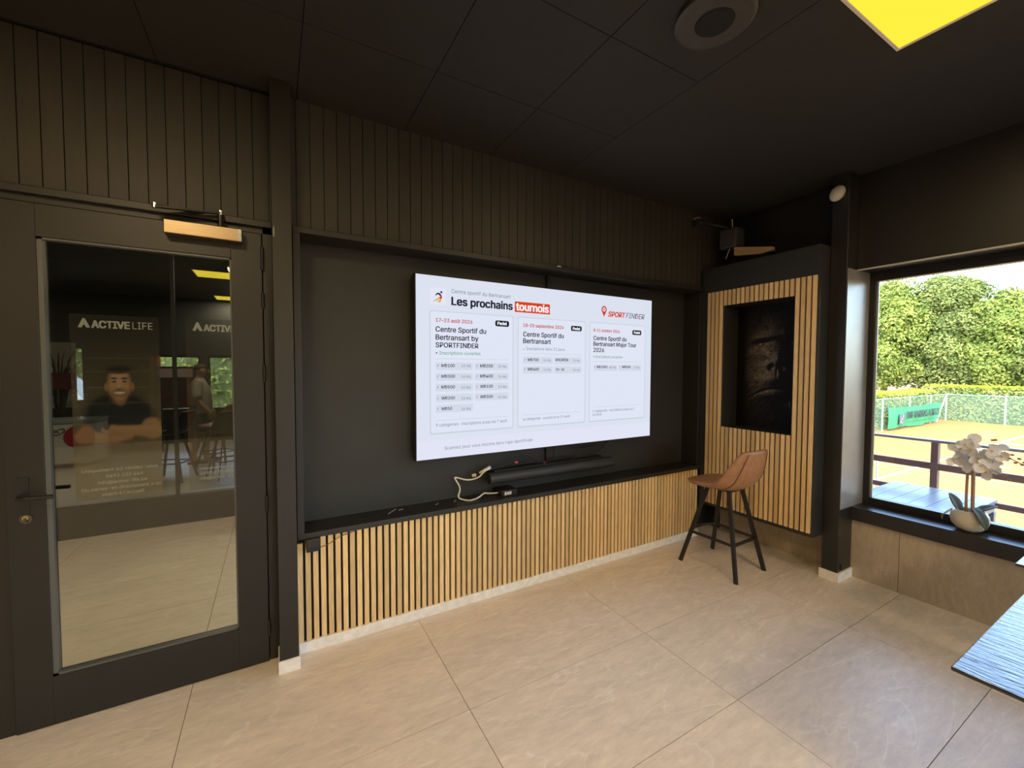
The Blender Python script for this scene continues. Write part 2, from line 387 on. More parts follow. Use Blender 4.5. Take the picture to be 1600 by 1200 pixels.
# ================================================================ RIGHT WALL WITH WINDOW
b = MB()
wall_corner = struct(MB().box(3.99, 4.30, 1.51, 2.81, 0, HC).build('wall_corner', M['black']), 'black wall behind the slatted cabinet', 'wall')
b.box(3.985, 4.30, YB, 1.51, 0, .46)                  # under the window
struct(MB().box(3.92, 4.30, YB, 1.51, 2.412, HC).build('wall_upper', M['black']), 'black wall above the large window', 'wall')
b.box(3.985, 4.30, YB, -5.6, .46, 2.412)
wall_right = struct(b.build('wall_right', M['black']), 'low wall under the large window, faced with stone', 'wall')
y = 1.5
for y0, y1 in grid(YB, 2.64, 1.219, 1.2):
    piece('cladding_tile', .010, y1-y0-.003, .455, M['walltile'], (3.98, (y0+y1)/2, .2285), wall_right if y1 < 1.3 else wall_corner)
struct(MB().box(3.912, 3.925, YB, 1.51, 2.404, 2.414).build('trim_5', mat('edge_strip', (.55, .54, .52), .4), bevel=0), 'thin pale metal strip under the wall above the window', 'trim')
pil = thing('pillar', 'square black pillar between the slatted cabinet and the window', 'pillar', (3.9, 1.565, 0), kind='structure')
M['pillar'] = mat('pillar_satin', (.020, .019, .018), .33, noise=(5, .12), bump=(40, .03))
MB().box(3.757, 4.16, 1.512, 1.622, .07, HC).build('shaft', M['pillar'], pil, bevel=.003)
MB().box(3.745, 3.985, 1.500, 1.634, 0, .07).build('stone_plinth', M['skirt'], pil, bevel=.002)
MB().box(3.765, 4.135, 1.5085, 1.5125, .566, 2.41).build('reveal_lining', mat('pale_reveal', (.25, .24, .22), .35, noise=(6, .15)), pil)  # pale sheet added over the black pillar side for its window light
MB().box(3.80, 3.81, 1.505, 1.513, .09, .13).build('small_clip', M['matt'], pil)
struct(MB().box(3.94, 4.22, YB, 1.512, .462, .566).build('trim_6', M['pillar'], bevel=.004), 'deep black window sill board carrying the orchid', 'trim')
win = thing('window_1', 'wide black framed window looking out on the clay court', 'window', (4.18, -2, .566), kind='structure')
b = MB()
b.box(4.135, 4.205, 1.468, 1.512, .566, 2.412).box(4.135, 4.205, -5.6, 1.468, .566, .622).box(4.135, 4.205, -5.6, 1.468, 2.340, 2.412)
for ym in (-.75, -3.1, -5.58): b.box(4.135, 4.205, ym-.03, ym+.03, .622, 2.34)
b.build('frame', M['pillar'], win, bevel=.003)
MB().box(4.150, 4.160, 1.455, 1.470, .622, 2.34).build('gasket', mat('grey_gasket', (.30, .31, .31), .4), win)
for ya, yb in ((-.72, 1.468), (-3.07, -.78), (-5.55, -3.13)):
    MB().box(4.168, 4.174, ya, yb, .622, 2.34).build('pane', M['glass'], win)

# ================================================================ WALLS BEHIND THE VIEWER AND BEYOND THE DOOR
wall_left = struct(MB().box(XL-.2, XL, YB, 11.6, 0, HC).build('wall_left', M['niche']), 'plain black wall at the left side', 'wall')
b = MB()
b.box(XL, 4.3, YB-.2, YB, 0, .7).box(XL, 4.3, YB-.2, YB, 2.4, HC)
for xa, xb in ((XL, .7), (2.1, 2.3), (3.7, 4.3)): b.box(xa, xb, YB-.2, YB, .7, 2.4)
wall_front = struct(b.build('wall_front', M['niche']), 'black wall with two windows behind the viewer', 'wall')
for k, (xa, xb) in enumerate(((.7, 2.1), (2.3, 3.7))):
    w = thing('window_%d' % (k+2), ['left', 'right'][k]+' window of the wall behind the viewer', 'window', ((xa+xb)/2, YB-.1, .7), kind='structure')
    MB().box(xa, xb, YB-.12, YB-.06, .7, .76).box(xa, xb, YB-.12, YB-.06, 2.34, 2.4).box(xa, xa+.06, YB-.12, YB-.06, .76, 2.34).box(xb-.06, xb, YB-.12, YB-.06, .76, 2.34).build('frame', M['pillar'], w)
    MB().box(xa+.06, xb-.06, YB-.093, YB-.087, .76, 2.34).build('pane', M['glass'], w)
b = MB(); FY = 11.4  # end wall and windows of the reflected room, built beyond the glass
wins = ((-3.75, -3.28, .95, 2.05), (-2.30, -1.42, .70, 1.90), (-1.27, -.15, .70, 1.90))
b.box(XL, .3, FY, FY+.15, 0, .70).box(XL, .3, FY, FY+.15, 2.05, HC).box(XL, -3.75, FY, FY+.15, .7, 2.05).box(-3.28, -2.30, FY, FY+.15, .7, 2.05)
b.box(-1.42, -1.27, FY, FY+.15, .7, 2.05).box(-.15, .3, FY, FY+.15, .7, 2.05).box(-2.3, -1.42, FY, FY+.15, 1.9, 2.05).box(-1.27, -.15, FY, FY+.15, 1.9, 2.05).box(-3.75, -3.28, FY, FY+.15, .7, .95)
struct(b.build('wall_far', M['niche']), 'black end wall with windows seen far behind the glass door', 'wall')
for k, (xa, xb, za, zb) in enumerate(wins):
    w = thing('window_%d' % (k+4), ['narrow window beside the plant far behind the glass door', 'window left of the standing person behind the glass door', 'window right of the standing person behind the glass door'][k], 'window', ((xa+xb)/2, FY, za), kind='structure')
    MB().box(xa, xb, FY+.02, FY+.06, za, za+.04).box(xa, xb, FY+.02, FY+.06, zb-.04, zb).box(xa, xa+.03, FY+.02, FY+.06, za, zb).box(xb-.03, xb, FY+.02, FY+.06, za, zb).build('frame', M['pillar'], w)
    MB().box(xa+.03, xb-.03, FY+.037, FY+.043, za+.04, zb-.04).build('pane', M['glass'], w)
struct(MB().box(0, .15, 2.95, 11.4, 0, HC).build('wall_side', M['niche']), 'black side wall of the rooms behind the glass door', 'wall')
# glazed partition with the two posters
par = thing('partition', 'black framed glass partition standing behind the glass door', 'partition', (-2.3, 5.54, 0), kind='structure')
b = MB().box(XL, 0, 5.50, 5.58, 0, .30).box(XL, 0, 5.51, 5.57, HC-.06, HC)
for xm in (-2.9, -.905): b.box(xm-.016, xm+.016, 5.515, 5.565, .30, HC-.06)
b.box(-.05, 0, 5.51, 5.57, .3, HC-.06)
b.build('frame', M['niche'], par)
for xa, xb in ((XL, -2.916), (-2.884, -.921), (-.889, -.05)): MB().box(xa, xb, 5.537, 5.543, .30, HC-.06).build('pane', M['glass'], par)

# ================================================================ CEILING LAMPS
M['diffuser'] = emat('lamp_diffuser', (1.0, .72, .045), .74)
M['lampframe'] = mat('lamp_frame', (.75, .68, .58), .4)
def lamp(x, y, label, watts=LAMP_W, col=LAMP_COL):
    t = thing('ceiling_light', label, 'ceiling light', (x+.3, y+.3, HC), 'square ceiling light panels')
    b = MB(); w = .012
    b.box(x+.003, x+.597, y+.003, y+.003+w, HC-.012, HC+.012).box(x+.003, x+.597, y+.597-w, y+.597, HC-.012, HC+.012)
    b.box(x+.003, x+.003+w, y+.003+w, y+.597-w, HC-.012, HC+.012).box(x+.597-w, x+.597, y+.003+w, y+.597-w, HC-.012, HC+.012)
    b.build('frame', M['lampframe'], t)
    MB().box(x+.003+w, x+.597-w, y+.003+w, y+.597-w, HC-.008, HC+.004).build('diffuser', M['diffuser'], t)
    l = bpy.data.lights.new('panel_light', 'AREA'); l.shape = 'SQUARE'; l.size = .56; l.energy = watts; l.color = col
    lo = bpy.data.objects.new('panel_light', l); COL.objects.link(lo); lo.location = (x+.3, y+.3, HC-.02); setp(lo, t)
    return t
lab = ['square yellow ceiling light panel cut by the top edge of the picture', 'square ceiling light panel above and left of the viewer', 'square ceiling light panel behind the viewer on the window side',
       'square ceiling light panel behind the viewer on the door side', 'rearmost square ceiling light panel on the window side', 'rearmost square ceiling light panel on the door side', 'square ceiling light panel by the left wall']
for p, l, w_ in zip(LAMPS, lab, WATTS): lamp(*p, l, w_)
lab = ['nearer yellow light panel seen through the glass door', 'farther yellow light panel seen through the glass door', 'left light panel just behind the glass door', 'right light panel just behind the glass door']
for p, l in zip(FAR_LAMPS, lab): lamp(*p, l, LAMP_W*.48, (1.0, .83, .62))
# round air diffuser in its ceiling panel
t = thing('air_diffuser', 'round black ceiling air diffuser beside the yellow light panel', 'air vent', (1.63, 1.155, HC))
M['vent'] = mat('vent_grey', (.05, .046, .038), .5, noise=(30, .15))
b = MB().lathe([(.001, -.030), (.145, -.030), (.158, -.024), (.160, -.012), (.158, 0), (.001, 0)], (1.63, 1.155, HC), 48); b.build('ring', M['vent'], t, smooth=False)
b = MB().lathe([(.001, -.036), (.070, -.036), (.078, -.030), (.001, -.029)], (1.63, 1.155, HC), 40); b.build('core_disc', M['felt'], t)

# ================================================================ TELEVISION
TVS = 0.61           # screen brightness
TX0, TX1, TZ0, TZ1, TY = .811, 2.995, 1.033, 2.264, 2.700
tv = thing('television', 'huge wall television showing a white page of tournament dates', 'television', ((TX0+TX1)/2, 2.75, TZ0))
MB().box(TX0-.006, TX1+.006, TY+.001, 2.76, TZ0-.008, TZ1+.006).build('casing', M['plastic'], tv, bevel=.003)
M['screen'] = newmat('screen_page')[0]
nt = M['screen'].node_tree; p = nt.nodes['Principled BSDF']
p.inputs['Base Color'].default_value = (.01, .01, .01, 1); p.inputs['Roughness'].default_value = .35; p.inputs['Specular IOR Level'].default_value = .15
p.inputs['Emission Color'].default_value = (.70, .745, .86, 1); p.inputs['Emission Strength'].default_value = TVS
scr = MB().box(TX0, TX1, TY-.001, TY+.002, TZ0, TZ1).build('screen', M['screen'], tv)
def flat(name, rects, col, d, parent=scr, strength=1.0):
    b = MB()
    for x0, x1, z0, z1, *r in rects:
        r = r[0] if r else 0
        if r:
            pl = []
            for cx, cz, a0 in ((x1-r, z1-r, 0), (x0+r, z1-r, 90), (x0+r, z0+r, 180), (x1-r, z0+r, 270)):
                for k in range(5):
                    a = math.radians(a0+22.5*k); pl.append((cx+r*math.cos(a), cz+r*math.sin(a)))
            b.prism(pl, lambda a, c, t: (a, t, c), TY-.001-d-.0004, TY-.001-d)
        else: b.box(x0, x1, TY-.001-d-.0004, TY-.001-d, z0, z1)
    k = 'screen_'+name
    return b.build(name, bpy.data.materials[k] if k in bpy.data.materials else emat(k, col, strength), parent)
def S2L(r, g, b_): return tuple(TVS*(((c/255+.055)/1.055)**2.4 if c > 10 else c/3294) for c in (r, g, b_))
flat('footer_band', [(TX0, TX1, TZ0, 1.158)], S2L(226, 228, 246), .0004)
cards = [(.909, 1.539), (1.589, 2.223), (2.279, 2.913)]
for a, c in cards: flat('card_shadow', [(a-.008, c+.008, 1.199, 2.034, .016)], S2L(203, 210, 224), .0008)
CS = cards
for a, c in CS: flat('card', [(a, c, 1.210, 2.027, .014)], S2L(223, 229, 244), .0014)
fields = []
for r in range(5):
    z1 = 1.686-.0722*r
    fields.append((.943, 1.217, z1-.052, z1, .006))
    if r < 4: fields.append((1.232, 1.505, z1-.052, z1, .006))
for r in range(2):
    z1 = 1.737-.074*r; fields += [(1.629, 1.902, z1-.055, z1, .006), (1.916, 2.187, z1-.055, z1, .006)]
fields += [(2.320, 2.580, 1.627, 1.679, .006), (2.598, 2.871, 1.627, 1.679, .006)]
for q in fields: flat('category_field', [q], S2L(211, 218, 232), .002)
for q in [(.945, 1.505, 1.709, 1.712), (.943, 1.498, 1.291, 1.294), (1.629, 2.187, 1.758, 1.761), (1.63, 2.19, 1.292, 1.295), (2.316, 2.86, 1.705, 1.708), (2.319, 2.86, 1.322, 1.325)]: flat('divider', [q], S2L(200, 207, 220), .002)
flat('heading_box', [(1.556, 1.871, 2.066, 2.144)], S2L(219, 66, 26), .002)
for q in [(1.394, 1.507, 1.952, 1.994, .012), (2.078, 2.187, 1.950, 1.991, .012), (2.757, 2.866, 1.946, 1.988, .012)]: flat('badge', [q], S2L(14, 18, 30), .002)
flat('icon_tile', [(.905, 1.022, 2.074, 2.186, .02)], S2L(226, 230, 246), .002)
for q in [(.945, .955, 1.745, 1.755, .0049), (2.315, 2.324, 1.742, 1.751, .0044)]: flat('bullet', [q], S2L(40, 60, 60), .0024)
flat('pale_bullet', [(1.630, 1.639, 1.786, 1.795, .0044)], S2L(150, 158, 170), .0024)
TEXTC = {'gray': S2L(112, 120, 132), 'dark': S2L(26, 33, 46), 'white': S2L(246, 246, 250), 'red': S2L(217, 62, 34), 'rose': S2L(196, 62, 66), 'green': S2L(48, 140, 92), 'slate': S2L(56, 66, 82)}
TM = {k: emat('screen_text_'+k, c_) for k, c_ in TEXTC.items()}
FONT = None
try: FONT = bpy.data.fonts.load(bpy.utils.system_resource('DATAFILES', path='fonts')+'/Inter.woff2')
except Exception: FONT = None
def text_geo(body, bold=0, shear=0):
    c = bpy.data.curves.new('t', 'FONT'); c.body = body; c.size = 1; c.shear = shear; c.resolution_u = 4
    if FONT: c.font = FONT
    o = bpy.data.objects.new('t', c); COL.objects.link(o)
    dg = bpy.context.evaluated_depsgraph_get(); dg.update()
    m = bpy.data.meshes.new_from_object(o.evaluated_get(dg))
    v = np.array([q.co[:] for q in m.vertices]); f = [tuple(q.vertices) for q in m.polygons]
    bpy.data.objects.remove(o); bpy.data.curves.remove(c); bpy.data.meshes.remove(m)
    return v, f
def add_text(mb, body, fn, width, bold=0, shear=0, tall=1.0, eps=.0003):
    """fits the lettering to width; fn(a, b) -> 3D from the baseline start"""
    v, f = text_geo(body, bold, shear)
    x0, x1 = v[:, 0].min(), v[:, 0].max(); s = width/(x1-x0)
    w = .020*max(bold, 0)
    for q, (da, db) in enumerate([(0, 0)] if w == 0 else [(-w, -w*.5), (w, -w*.5), (-w, w*.5), (w, w*.5)]):
        mb.add([tuple(Vector(fn((a-x0+da)*s, (b+db)*s*tall))+Vector((0, -eps*q, 0))) for a, b in v[:, :2]], f)
TEXT = [
("Centre sportif du Bertransart",1.057,2.160,0.461,"gray",0),
("Les prochains",1.059,2.079,0.475,"dark",2),
("tournois",1.568,2.079,0.288,"white",2),
("SPORT",2.472,2.090,0.194,"red",2),
("FINDER",2.676,2.089,0.225,"dark",0),
("17–23 août 2026",0.945,1.959,0.267,"rose",1),
("Padel",1.411,1.963,0.077,"white",2),
("Centre Sportif du",0.944,1.893,0.374,"dark",1),
("Bertransart by",0.944,1.839,0.314,"dark",1),
("SPORTFINDER",0.944,1.788,0.314,"dark",1),
("Inscriptions ouvertes",0.970,1.740,0.304,"green",0),
("9 catégories · inscriptions jusqu'au 7 août",0.943,1.251,0.548,"gray",0),
("18–20 septembre 2026",1.628,1.960,0.374,"rose",1),
("Padel",2.095,1.959,0.074,"white",2),
("Centre Sportif du",1.629,1.888,0.375,"dark",1),
("Bertransart",1.629,1.837,0.251,"dark",1),
("Inscriptions dans 21 jours",1.656,1.787,0.361,"gray",0),
("4 catégories · ouverture le 19 août",1.630,1.253,0.444,"gray",0),
("8–11 octobre 2026",2.311,1.956,0.292,"rose",1),
("Padel",2.775,1.957,0.073,"white",2),
("Centre Sportif du",2.312,1.885,0.372,"dark",1),
("Bertransart Major Tour",2.312,1.837,0.492,"dark",1),
("2026",2.313,1.786,0.114,"dark",1),
("Inscriptions ouvertes",2.336,1.736,0.303,"green",0),
("2 catégories · inscriptions jusqu'au 2",2.311,1.281,0.477,"gray",0),
("octobre",2.311,1.251,0.098,"gray",0),
("Scannez pour vous inscrire dans l'app SportFinder",1.004,1.089,0.715,"gray",0),
("MD100",0.984,1.655,0.095,"slate",1),
("16 éq.",1.129,1.656,0.073,"gray",0),
("MD300",0.984,1.582,0.096,"slate",1),
("16 éq.",1.128,1.581,0.073,"gray",0),
("MD500",0.983,1.509,0.096,"slate",1),
("16 éq.",1.128,1.506,0.073,"gray",0),
("WD200",0.983,1.434,0.096,"slate",1),
("16 éq.",1.128,1.430,0.073,"gray",0),
("WD50",0.983,1.362,0.076,"slate",1),
("16 éq.",1.128,1.356,0.073,"gray",0),
("MD200",1.273,1.654,0.100,"slate",1),
("16 éq.",1.417,1.654,0.072,"gray",0),
("MD400",1.273,1.581,0.100,"slate",1),
("16 éq.",1.417,1.579,0.072,"gray",0),
("WD100",1.273,1.508,0.100,"slate",1),
("16 éq.",1.418,1.505,0.072,"gray",0),
("WD300",1.273,1.434,0.100,"slate",1),
("16 éq.",1.418,1.429,0.072,"gray",0),
("MD700",1.671,1.703,0.096,"slate",1),
("16 éq.",1.812,1.703,0.072,"gray",0),
("MXOPEN",1.929,1.705,0.121,"slate",1),
("16 éq.",2.100,1.705,0.072,"gray",0),
("WD400",1.668,1.631,0.103,"slate",1),
("16 éq.",1.813,1.630,0.072,"gray",0),
("YO-18",1.929,1.630,0.081,"slate",1),
("16 éq.",2.101,1.628,0.072,"gray",0),
("MD1000",2.351,1.651,0.114,"slate",1),
("40 éq.",2.490,1.650,0.081,"gray",0),
("WD500",2.636,1.652,0.100,"slate",1),
("16 éq.",2.781,1.650,0.071,"gray",0),
]
for body, x, z, w, col, bold in TEXT:
    mb = MB(); bold = bold*.75
    add_text(mb, body, lambda a, c, x=x, z=z: (x+a, TY-.0046, z+c), w, bold, .2 if col == 'red' or body == 'FINDER' else 0)
    mb.build('lettering', TM[col], scr)
    if col == 'slate' and body[0] in 'MW' and body[1] == 'D':      # small sign before the category
        k = .006 if body[0] == 'M' else .0015
        MB().bar((x-.026-k, TY-.0046, z+.002), (x-.026+k, TY-.0046, z+.018), .0008, .003).build('category_sign', TM['gray'], scr)
# running-figure emblem in the icon tile, map pin beside the app name
def blob(name, polys, col, d=.0030):
    b = MB()
    for pl in polys: b.prism(pl, lambda a, c, t: (a, t, c), TY-.001-d-.0004, TY-.001-d)
    return b.build(name, emat('screen_'+name, col), scr)
blob('emblem_dark', [[(.942, 2.136), (.955, 2.152), (.972, 2.152), (.984, 2.140), (.978, 2.128), (.968, 2.140), (.957, 2.142), (.947, 2.132)],
                     [(.985+.0075*math.cos(a*PI/5), 2.158+.0075*math.sin(a*PI/5)) for a in range(10)]], S2L(30, 30, 34))
blob('emblem_red', [[(.984, 2.140), (.978, 2.128), (.962, 2.118), (.975, 2.116), (.980, 2.108), (.988, 2.118), (.990, 2.126)]], S2L(214, 46, 36))
blob('emblem_yellow', [[(.962, 2.118), (.926, 2.094), (.930, 2.091), (.962, 2.106), (.972, 2.110)], [(.980, 2.108), (.984, 2.098), (.978, 2.091), (.962, 2.090), (.954, 2.094), (.966, 2.100), (.972, 2.106), (.975, 2.116)]], S2L(226, 170, 40))
cx, cz, r = 2.4245, 2.145, .029
pin = [(cx+r*math.cos(a), cz+r*math.sin(a)) for a in np.linspace(-.55, PI+.55, 20)] + [(cx, 2.083)]
blob('pin_red', [pin], S2L(217, 62, 34), .0030)
blob('pin_disc', [[(cx+.0175*math.cos(a*PI/8), cz+.0175*math.sin(a*PI/8)) for a in range(16)]], S2L(232, 225, 235), .0036)
blob('pin_mark', [[(cx-.011, cz-.009), (cx-.008, cz-.012), (cx+.011, cz+.009), (cx+.008, cz+.012)], [(cx-.011, cz+.008), (cx-.008, cz+.011), (cx+.011, cz-.008), (cx+.008, cz-.011)]], S2L(120, 110, 120), .0042)
# wall mount rail
b = MB().box(1.906, 1.944, 2.785, 2.811, 1.02, 2.391).box(1.906, 1.944, 2.785, 2.811, .90, 1.02).box(1.6, 2.2, 2.76, 2.80, 1.5, 1.56).box(1.6, 2.2, 2.76, 2.80, 1.8, 1.86)
b.build('wall_rail', M['matt'], tv)

# soundbar
sb = thing('soundbar', 'long round black soundbar below the television', 'soundbar', (1.93, 2.69, .80))
b = MB().cyl((1.345, 2.69, .846), (2.515, 2.69, .846), .041, n=40, caps=False); b.build('grille_tube', mat('soundbar_mesh', (.022, .023, .025), .42, bump=(400, .3)), sb, smooth=True)
MB().cyl((1.337, 2.69, .846), (1.347, 2.69, .846), .040, .0415, n=40).build('end_cap', M['plastic'], sb)
MB().cyl((2.513, 2.69, .846), (2.523, 2.69, .846), .0415, .040, n=40).build('end_cap', M['plastic'], sb)
MB().box(1.40, 2.46, 2.72, 2.795, .872, .892).box(1.38, 1.44, 2.70, 2.811, .83, .875).box(2.40, 2.46, 2.70, 2.811, .83, .875).build('bracket', M['matt'], sb, bevel=.003)
# cables
def cable(name, label, pts, r, mt, cat='cable', smooth=3): return tag(MB().tube(pts, r, 8, smooth).build(name, mt, smooth=True), label, cat)
Y = 2.745
wc = thing('extension_lead', 'cream white extension lead hanging in a loop beside the soundbar', 'cable', (1.2, 2.74, .71))
MB().tube([(1.375, 2.735, .915), (1.32, Y, .885), (1.29, Y, .850), (1.20, Y, .838), (1.095, Y, .880), (1.10, Y, .862), (1.145, Y, .79), (1.115, Y, .725), (1.16, 2.70, .714), (1.19, 2.68, .713), (1.26, 2.70, .716), (1.315, 2.71, .745), (1.345, 2.72, .728), (1.43, 2.725, .722)], .0055, 8, 3).build('cord', M['whitewire'], wc, smooth=True)
MB().cyl((1.29, Y, .884), (1.375, 2.735, .918), .008, .014, n=12).build('plug', M['white'], wc, smooth=True)
MB().cyl((1.425, 2.725, .722), (1.462, 2.728, .724), .0065, n=10).build('connector', mat('tan_plug', (.50, .30, .14), .5), wc)
MB().box(1.232, 1.262, 2.74, 2.752, .862, .882).build('cord_tag', mat('beige_tag', (.55, .45, .28), .6), wc)
ps = thing('power_strip', 'black plug box with grey socket lying on the niche shelf', 'plug box', (1.48, 2.70, .708))
MB().box(1.43, 1.56, 2.66, 2.775, .708, .752).build('body', M['plastic'], ps, bevel=.006)
MB().box(1.447, 1.51, 2.654, 2.661, .715, .745).build('socket_face', mat('grey_socket', (.18, .18, .18), .4), ps)
for k in range(3): MB().box(1.453+.019*k, 1.465+.019*k, 2.651, 2.655, .722, .738).build('socket', M['white'], ps)
cable('black_cable', 'black cable looping from under the television over the left end of the soundbar', [(1.62, 2.78, 1.06), (1.65, 2.76, .98), (1.72, 2.75, .915), (1.80, 2.735, .905), (1.95, 2.73, .915)], .004, M['wire'])
cable('black_cable', 'thin black cable running along the top of the soundbar from the white plug', [(1.385, 2.735, .922), (1.46, 2.745, .935), (1.56, 2.75, .965), (1.70, 2.76, .975), (1.78, 2.75, .925), (1.86, 2.74, .905)], .0035, M['wire'])
cable('black_cable', 'black cable lying along the soundbar with red cable ties', [(1.38, 2.74, .895), (1.47, 2.745, .905), (1.58, 2.745, .925), (1.72, 2.745, .92), (1.86, 2.74, .90), (2.02, 2.745, .925), (2.16, 2.745, .915)], .0045, M['wire'])
cable('black_cable', 'thick black cable hanging straight down beside the mount rail', [(1.985, 2.785, 1.06), (1.99, 2.78, .98), (1.985, 2.77, .93), (1.96, 2.75, .90)], .006, M['wire'])
cable('black_cable', 'black cable hanging in a wide arc below the right half of the television', [(2.08, 2.78, 1.05), (2.16, 2.77, .985), (2.30, 2.765, .97), (2.48, 2.775, 1.0), (2.56, 2.78, 1.06)], .004, M['wire'])
cable('black_cable', 'black cable crossing down to the right part of the soundbar', [(2.24, 2.78, 1.05), (2.23, 2.76, .96), (2.19, 2.745, .90), (2.05, 2.735, .885)], .0045, M['wire'])
cable('black_cable', 'rightmost black cable hanging below the television', [(2.62, 2.78, 1.06), (2.50, 2.77, .96), (2.38, 2.75, .91), (2.20, 2.745, .90)], .0045, M['wire'])
M['redtie'] = mat('red_tie', (.60, .10, .12), .4)
for x, z in ((1.60, .926), (1.86, .902)):
    tag(MB().cyl((x-.012, 2.745, z), (x+.012, 2.745, z), .009, n=10).build('cable_tie', M['redtie']), 'red cable tie on the soundbar cables, '+('left of the two' if x < 1.7 else 'right of the two'), 'cable tie')
# small black box under the shelf's left end with thin lead
jb = thing('junction_box', 'small black junction box under the left end of the niche shelf', 'junction box', (.177, 2.60, .60))
MB().box(.140, .213, 2.588, 2.629, .628, .675).build('box_cover', M['plastic'], jb, bevel=.003)
MB().box(.143, .210, 2.592, 2.629, .600, .628).build('box_base', M['matt'], jb, bevel=.003)
cable('thin_lead', 'thin dark lead drooping from the junction box over the oak slats', [(.212, 2.61, .611), (.26, 2.618, .617), (.32, 2.618, .652), (.41, 2.618, .668), (.44, 2.603, .70), (.45, 2.62, .712)], .0022, mat('thin_wire', (.12, .09, .05), .5))
M['scrap'] = mat('pale_scrap', (.40, .38, .34), .5)  # pale bars standing in for light caught by scratches on the shelf
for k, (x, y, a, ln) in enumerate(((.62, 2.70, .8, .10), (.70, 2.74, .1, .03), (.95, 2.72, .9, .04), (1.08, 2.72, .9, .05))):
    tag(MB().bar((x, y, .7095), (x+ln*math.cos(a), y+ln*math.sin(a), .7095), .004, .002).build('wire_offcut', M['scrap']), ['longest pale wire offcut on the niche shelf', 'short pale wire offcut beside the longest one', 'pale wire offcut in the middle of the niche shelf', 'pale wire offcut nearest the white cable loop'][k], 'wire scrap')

# ================================================================ SLATTED CABINET ON THE RIGHT
cab = thing('slatted_cabinet', 'tall black wall cabinet faced with oak slats around a dark picture', 'cabinet', (3.78, 2.1, .335))
CX = 3.612; cy0, cy1, cz0, cz1 = 1.625, 2.628, .335, 2.598
oy0, oy1, oz0, oz1 = 1.800, 2.396, 1.113, 2.229
b = MB()
b.box(CX, 3.968, cy0, oy0, cz0, cz1).box(CX, 3.968, oy1, cy1, cz0, cz1).box(CX, 3.968, oy0, oy1, cz0, oz0).box(CX, 3.968, oy0, oy1, oz1, cz1).box(3.832, 3.968, oy0, oy1, oz0, oz1)
M['cabinet'] = mat('cabinet_black', (.026, .026, .026), .45, bump=(60, .04))
b.build('body', M['cabinet'], cab)
n = 23; p0, p1 = 2.560, 1.640; pitch = (p0-p1-.0272)/(n-1)
for i in range(n):
    yc = p0-.0136-pitch*i
    if 4 <= i <= 18:
        piece('slat', .012, .0272, 2.366-oz1, M['oak'], (3.606, yc, (2.366+oz1)/2), cab)
        piece('slat', .012, .0272, oz0-.366, M['oak'], (3.606, yc, (oz0+.366)/2), cab)
    else: piece('slat', .012, .0272, 2.366-.366, M['oak'], (3.606, yc, 1.366), cab)

# dark animal portrait at the back of the opening: flat print made of vertex colours
def print_mesh(name, nx, nz, fn, col_fn):
    u, v = np.meshgrid((np.arange(nx+1))/nx, (np.arange(nz+1))/nz)
    P = fn(u.ravel(), v.ravel()); C = col_fn(u.ravel(), v.ravel())
    idx = np.arange((nx+1)*(nz+1)).reshape(nz+1, nx+1)
    F = np.stack([idx[:-1, :-1], idx[:-1, 1:], idx[1:, 1:], idx[1:, :-1]], -1).reshape(-1, 4)
    m = bpy.data.meshes.new(name); m.from_pydata(P.tolist(), [], F.tolist())
    ca = m.color_attributes.new('Print', 'FLOAT_COLOR', 'POINT')
    ca.data.foreach_set('color', np.concatenate([C, np.ones((len(C), 1))], 1).astype(np.float32).ravel())
    return m
def g(u, v, cu, cv, su, sv, a=0):
    du, dv = u-cu, v-cv; c, s = math.cos(a), math.sin(a)
    x, y = du*c+dv*s, -du*s+dv*c
    return np.exp(-(x/su)**2-(y/sv)**2)
def fnoise(u, v, k, seed):
    r = np.random.default_rng(seed); s = np.zeros_like(u)
    for i in range(14):
        a, f, p = r.uniform(0, 2*PI), k*r.uniform(.5, 1.6), r.uniform(0, 2*PI)
        s += np.sin((u*math.cos(a)+v*math.sin(a))*f+p+2*np.sin(u*k*.31+v*k*.27+p))
    return s/14
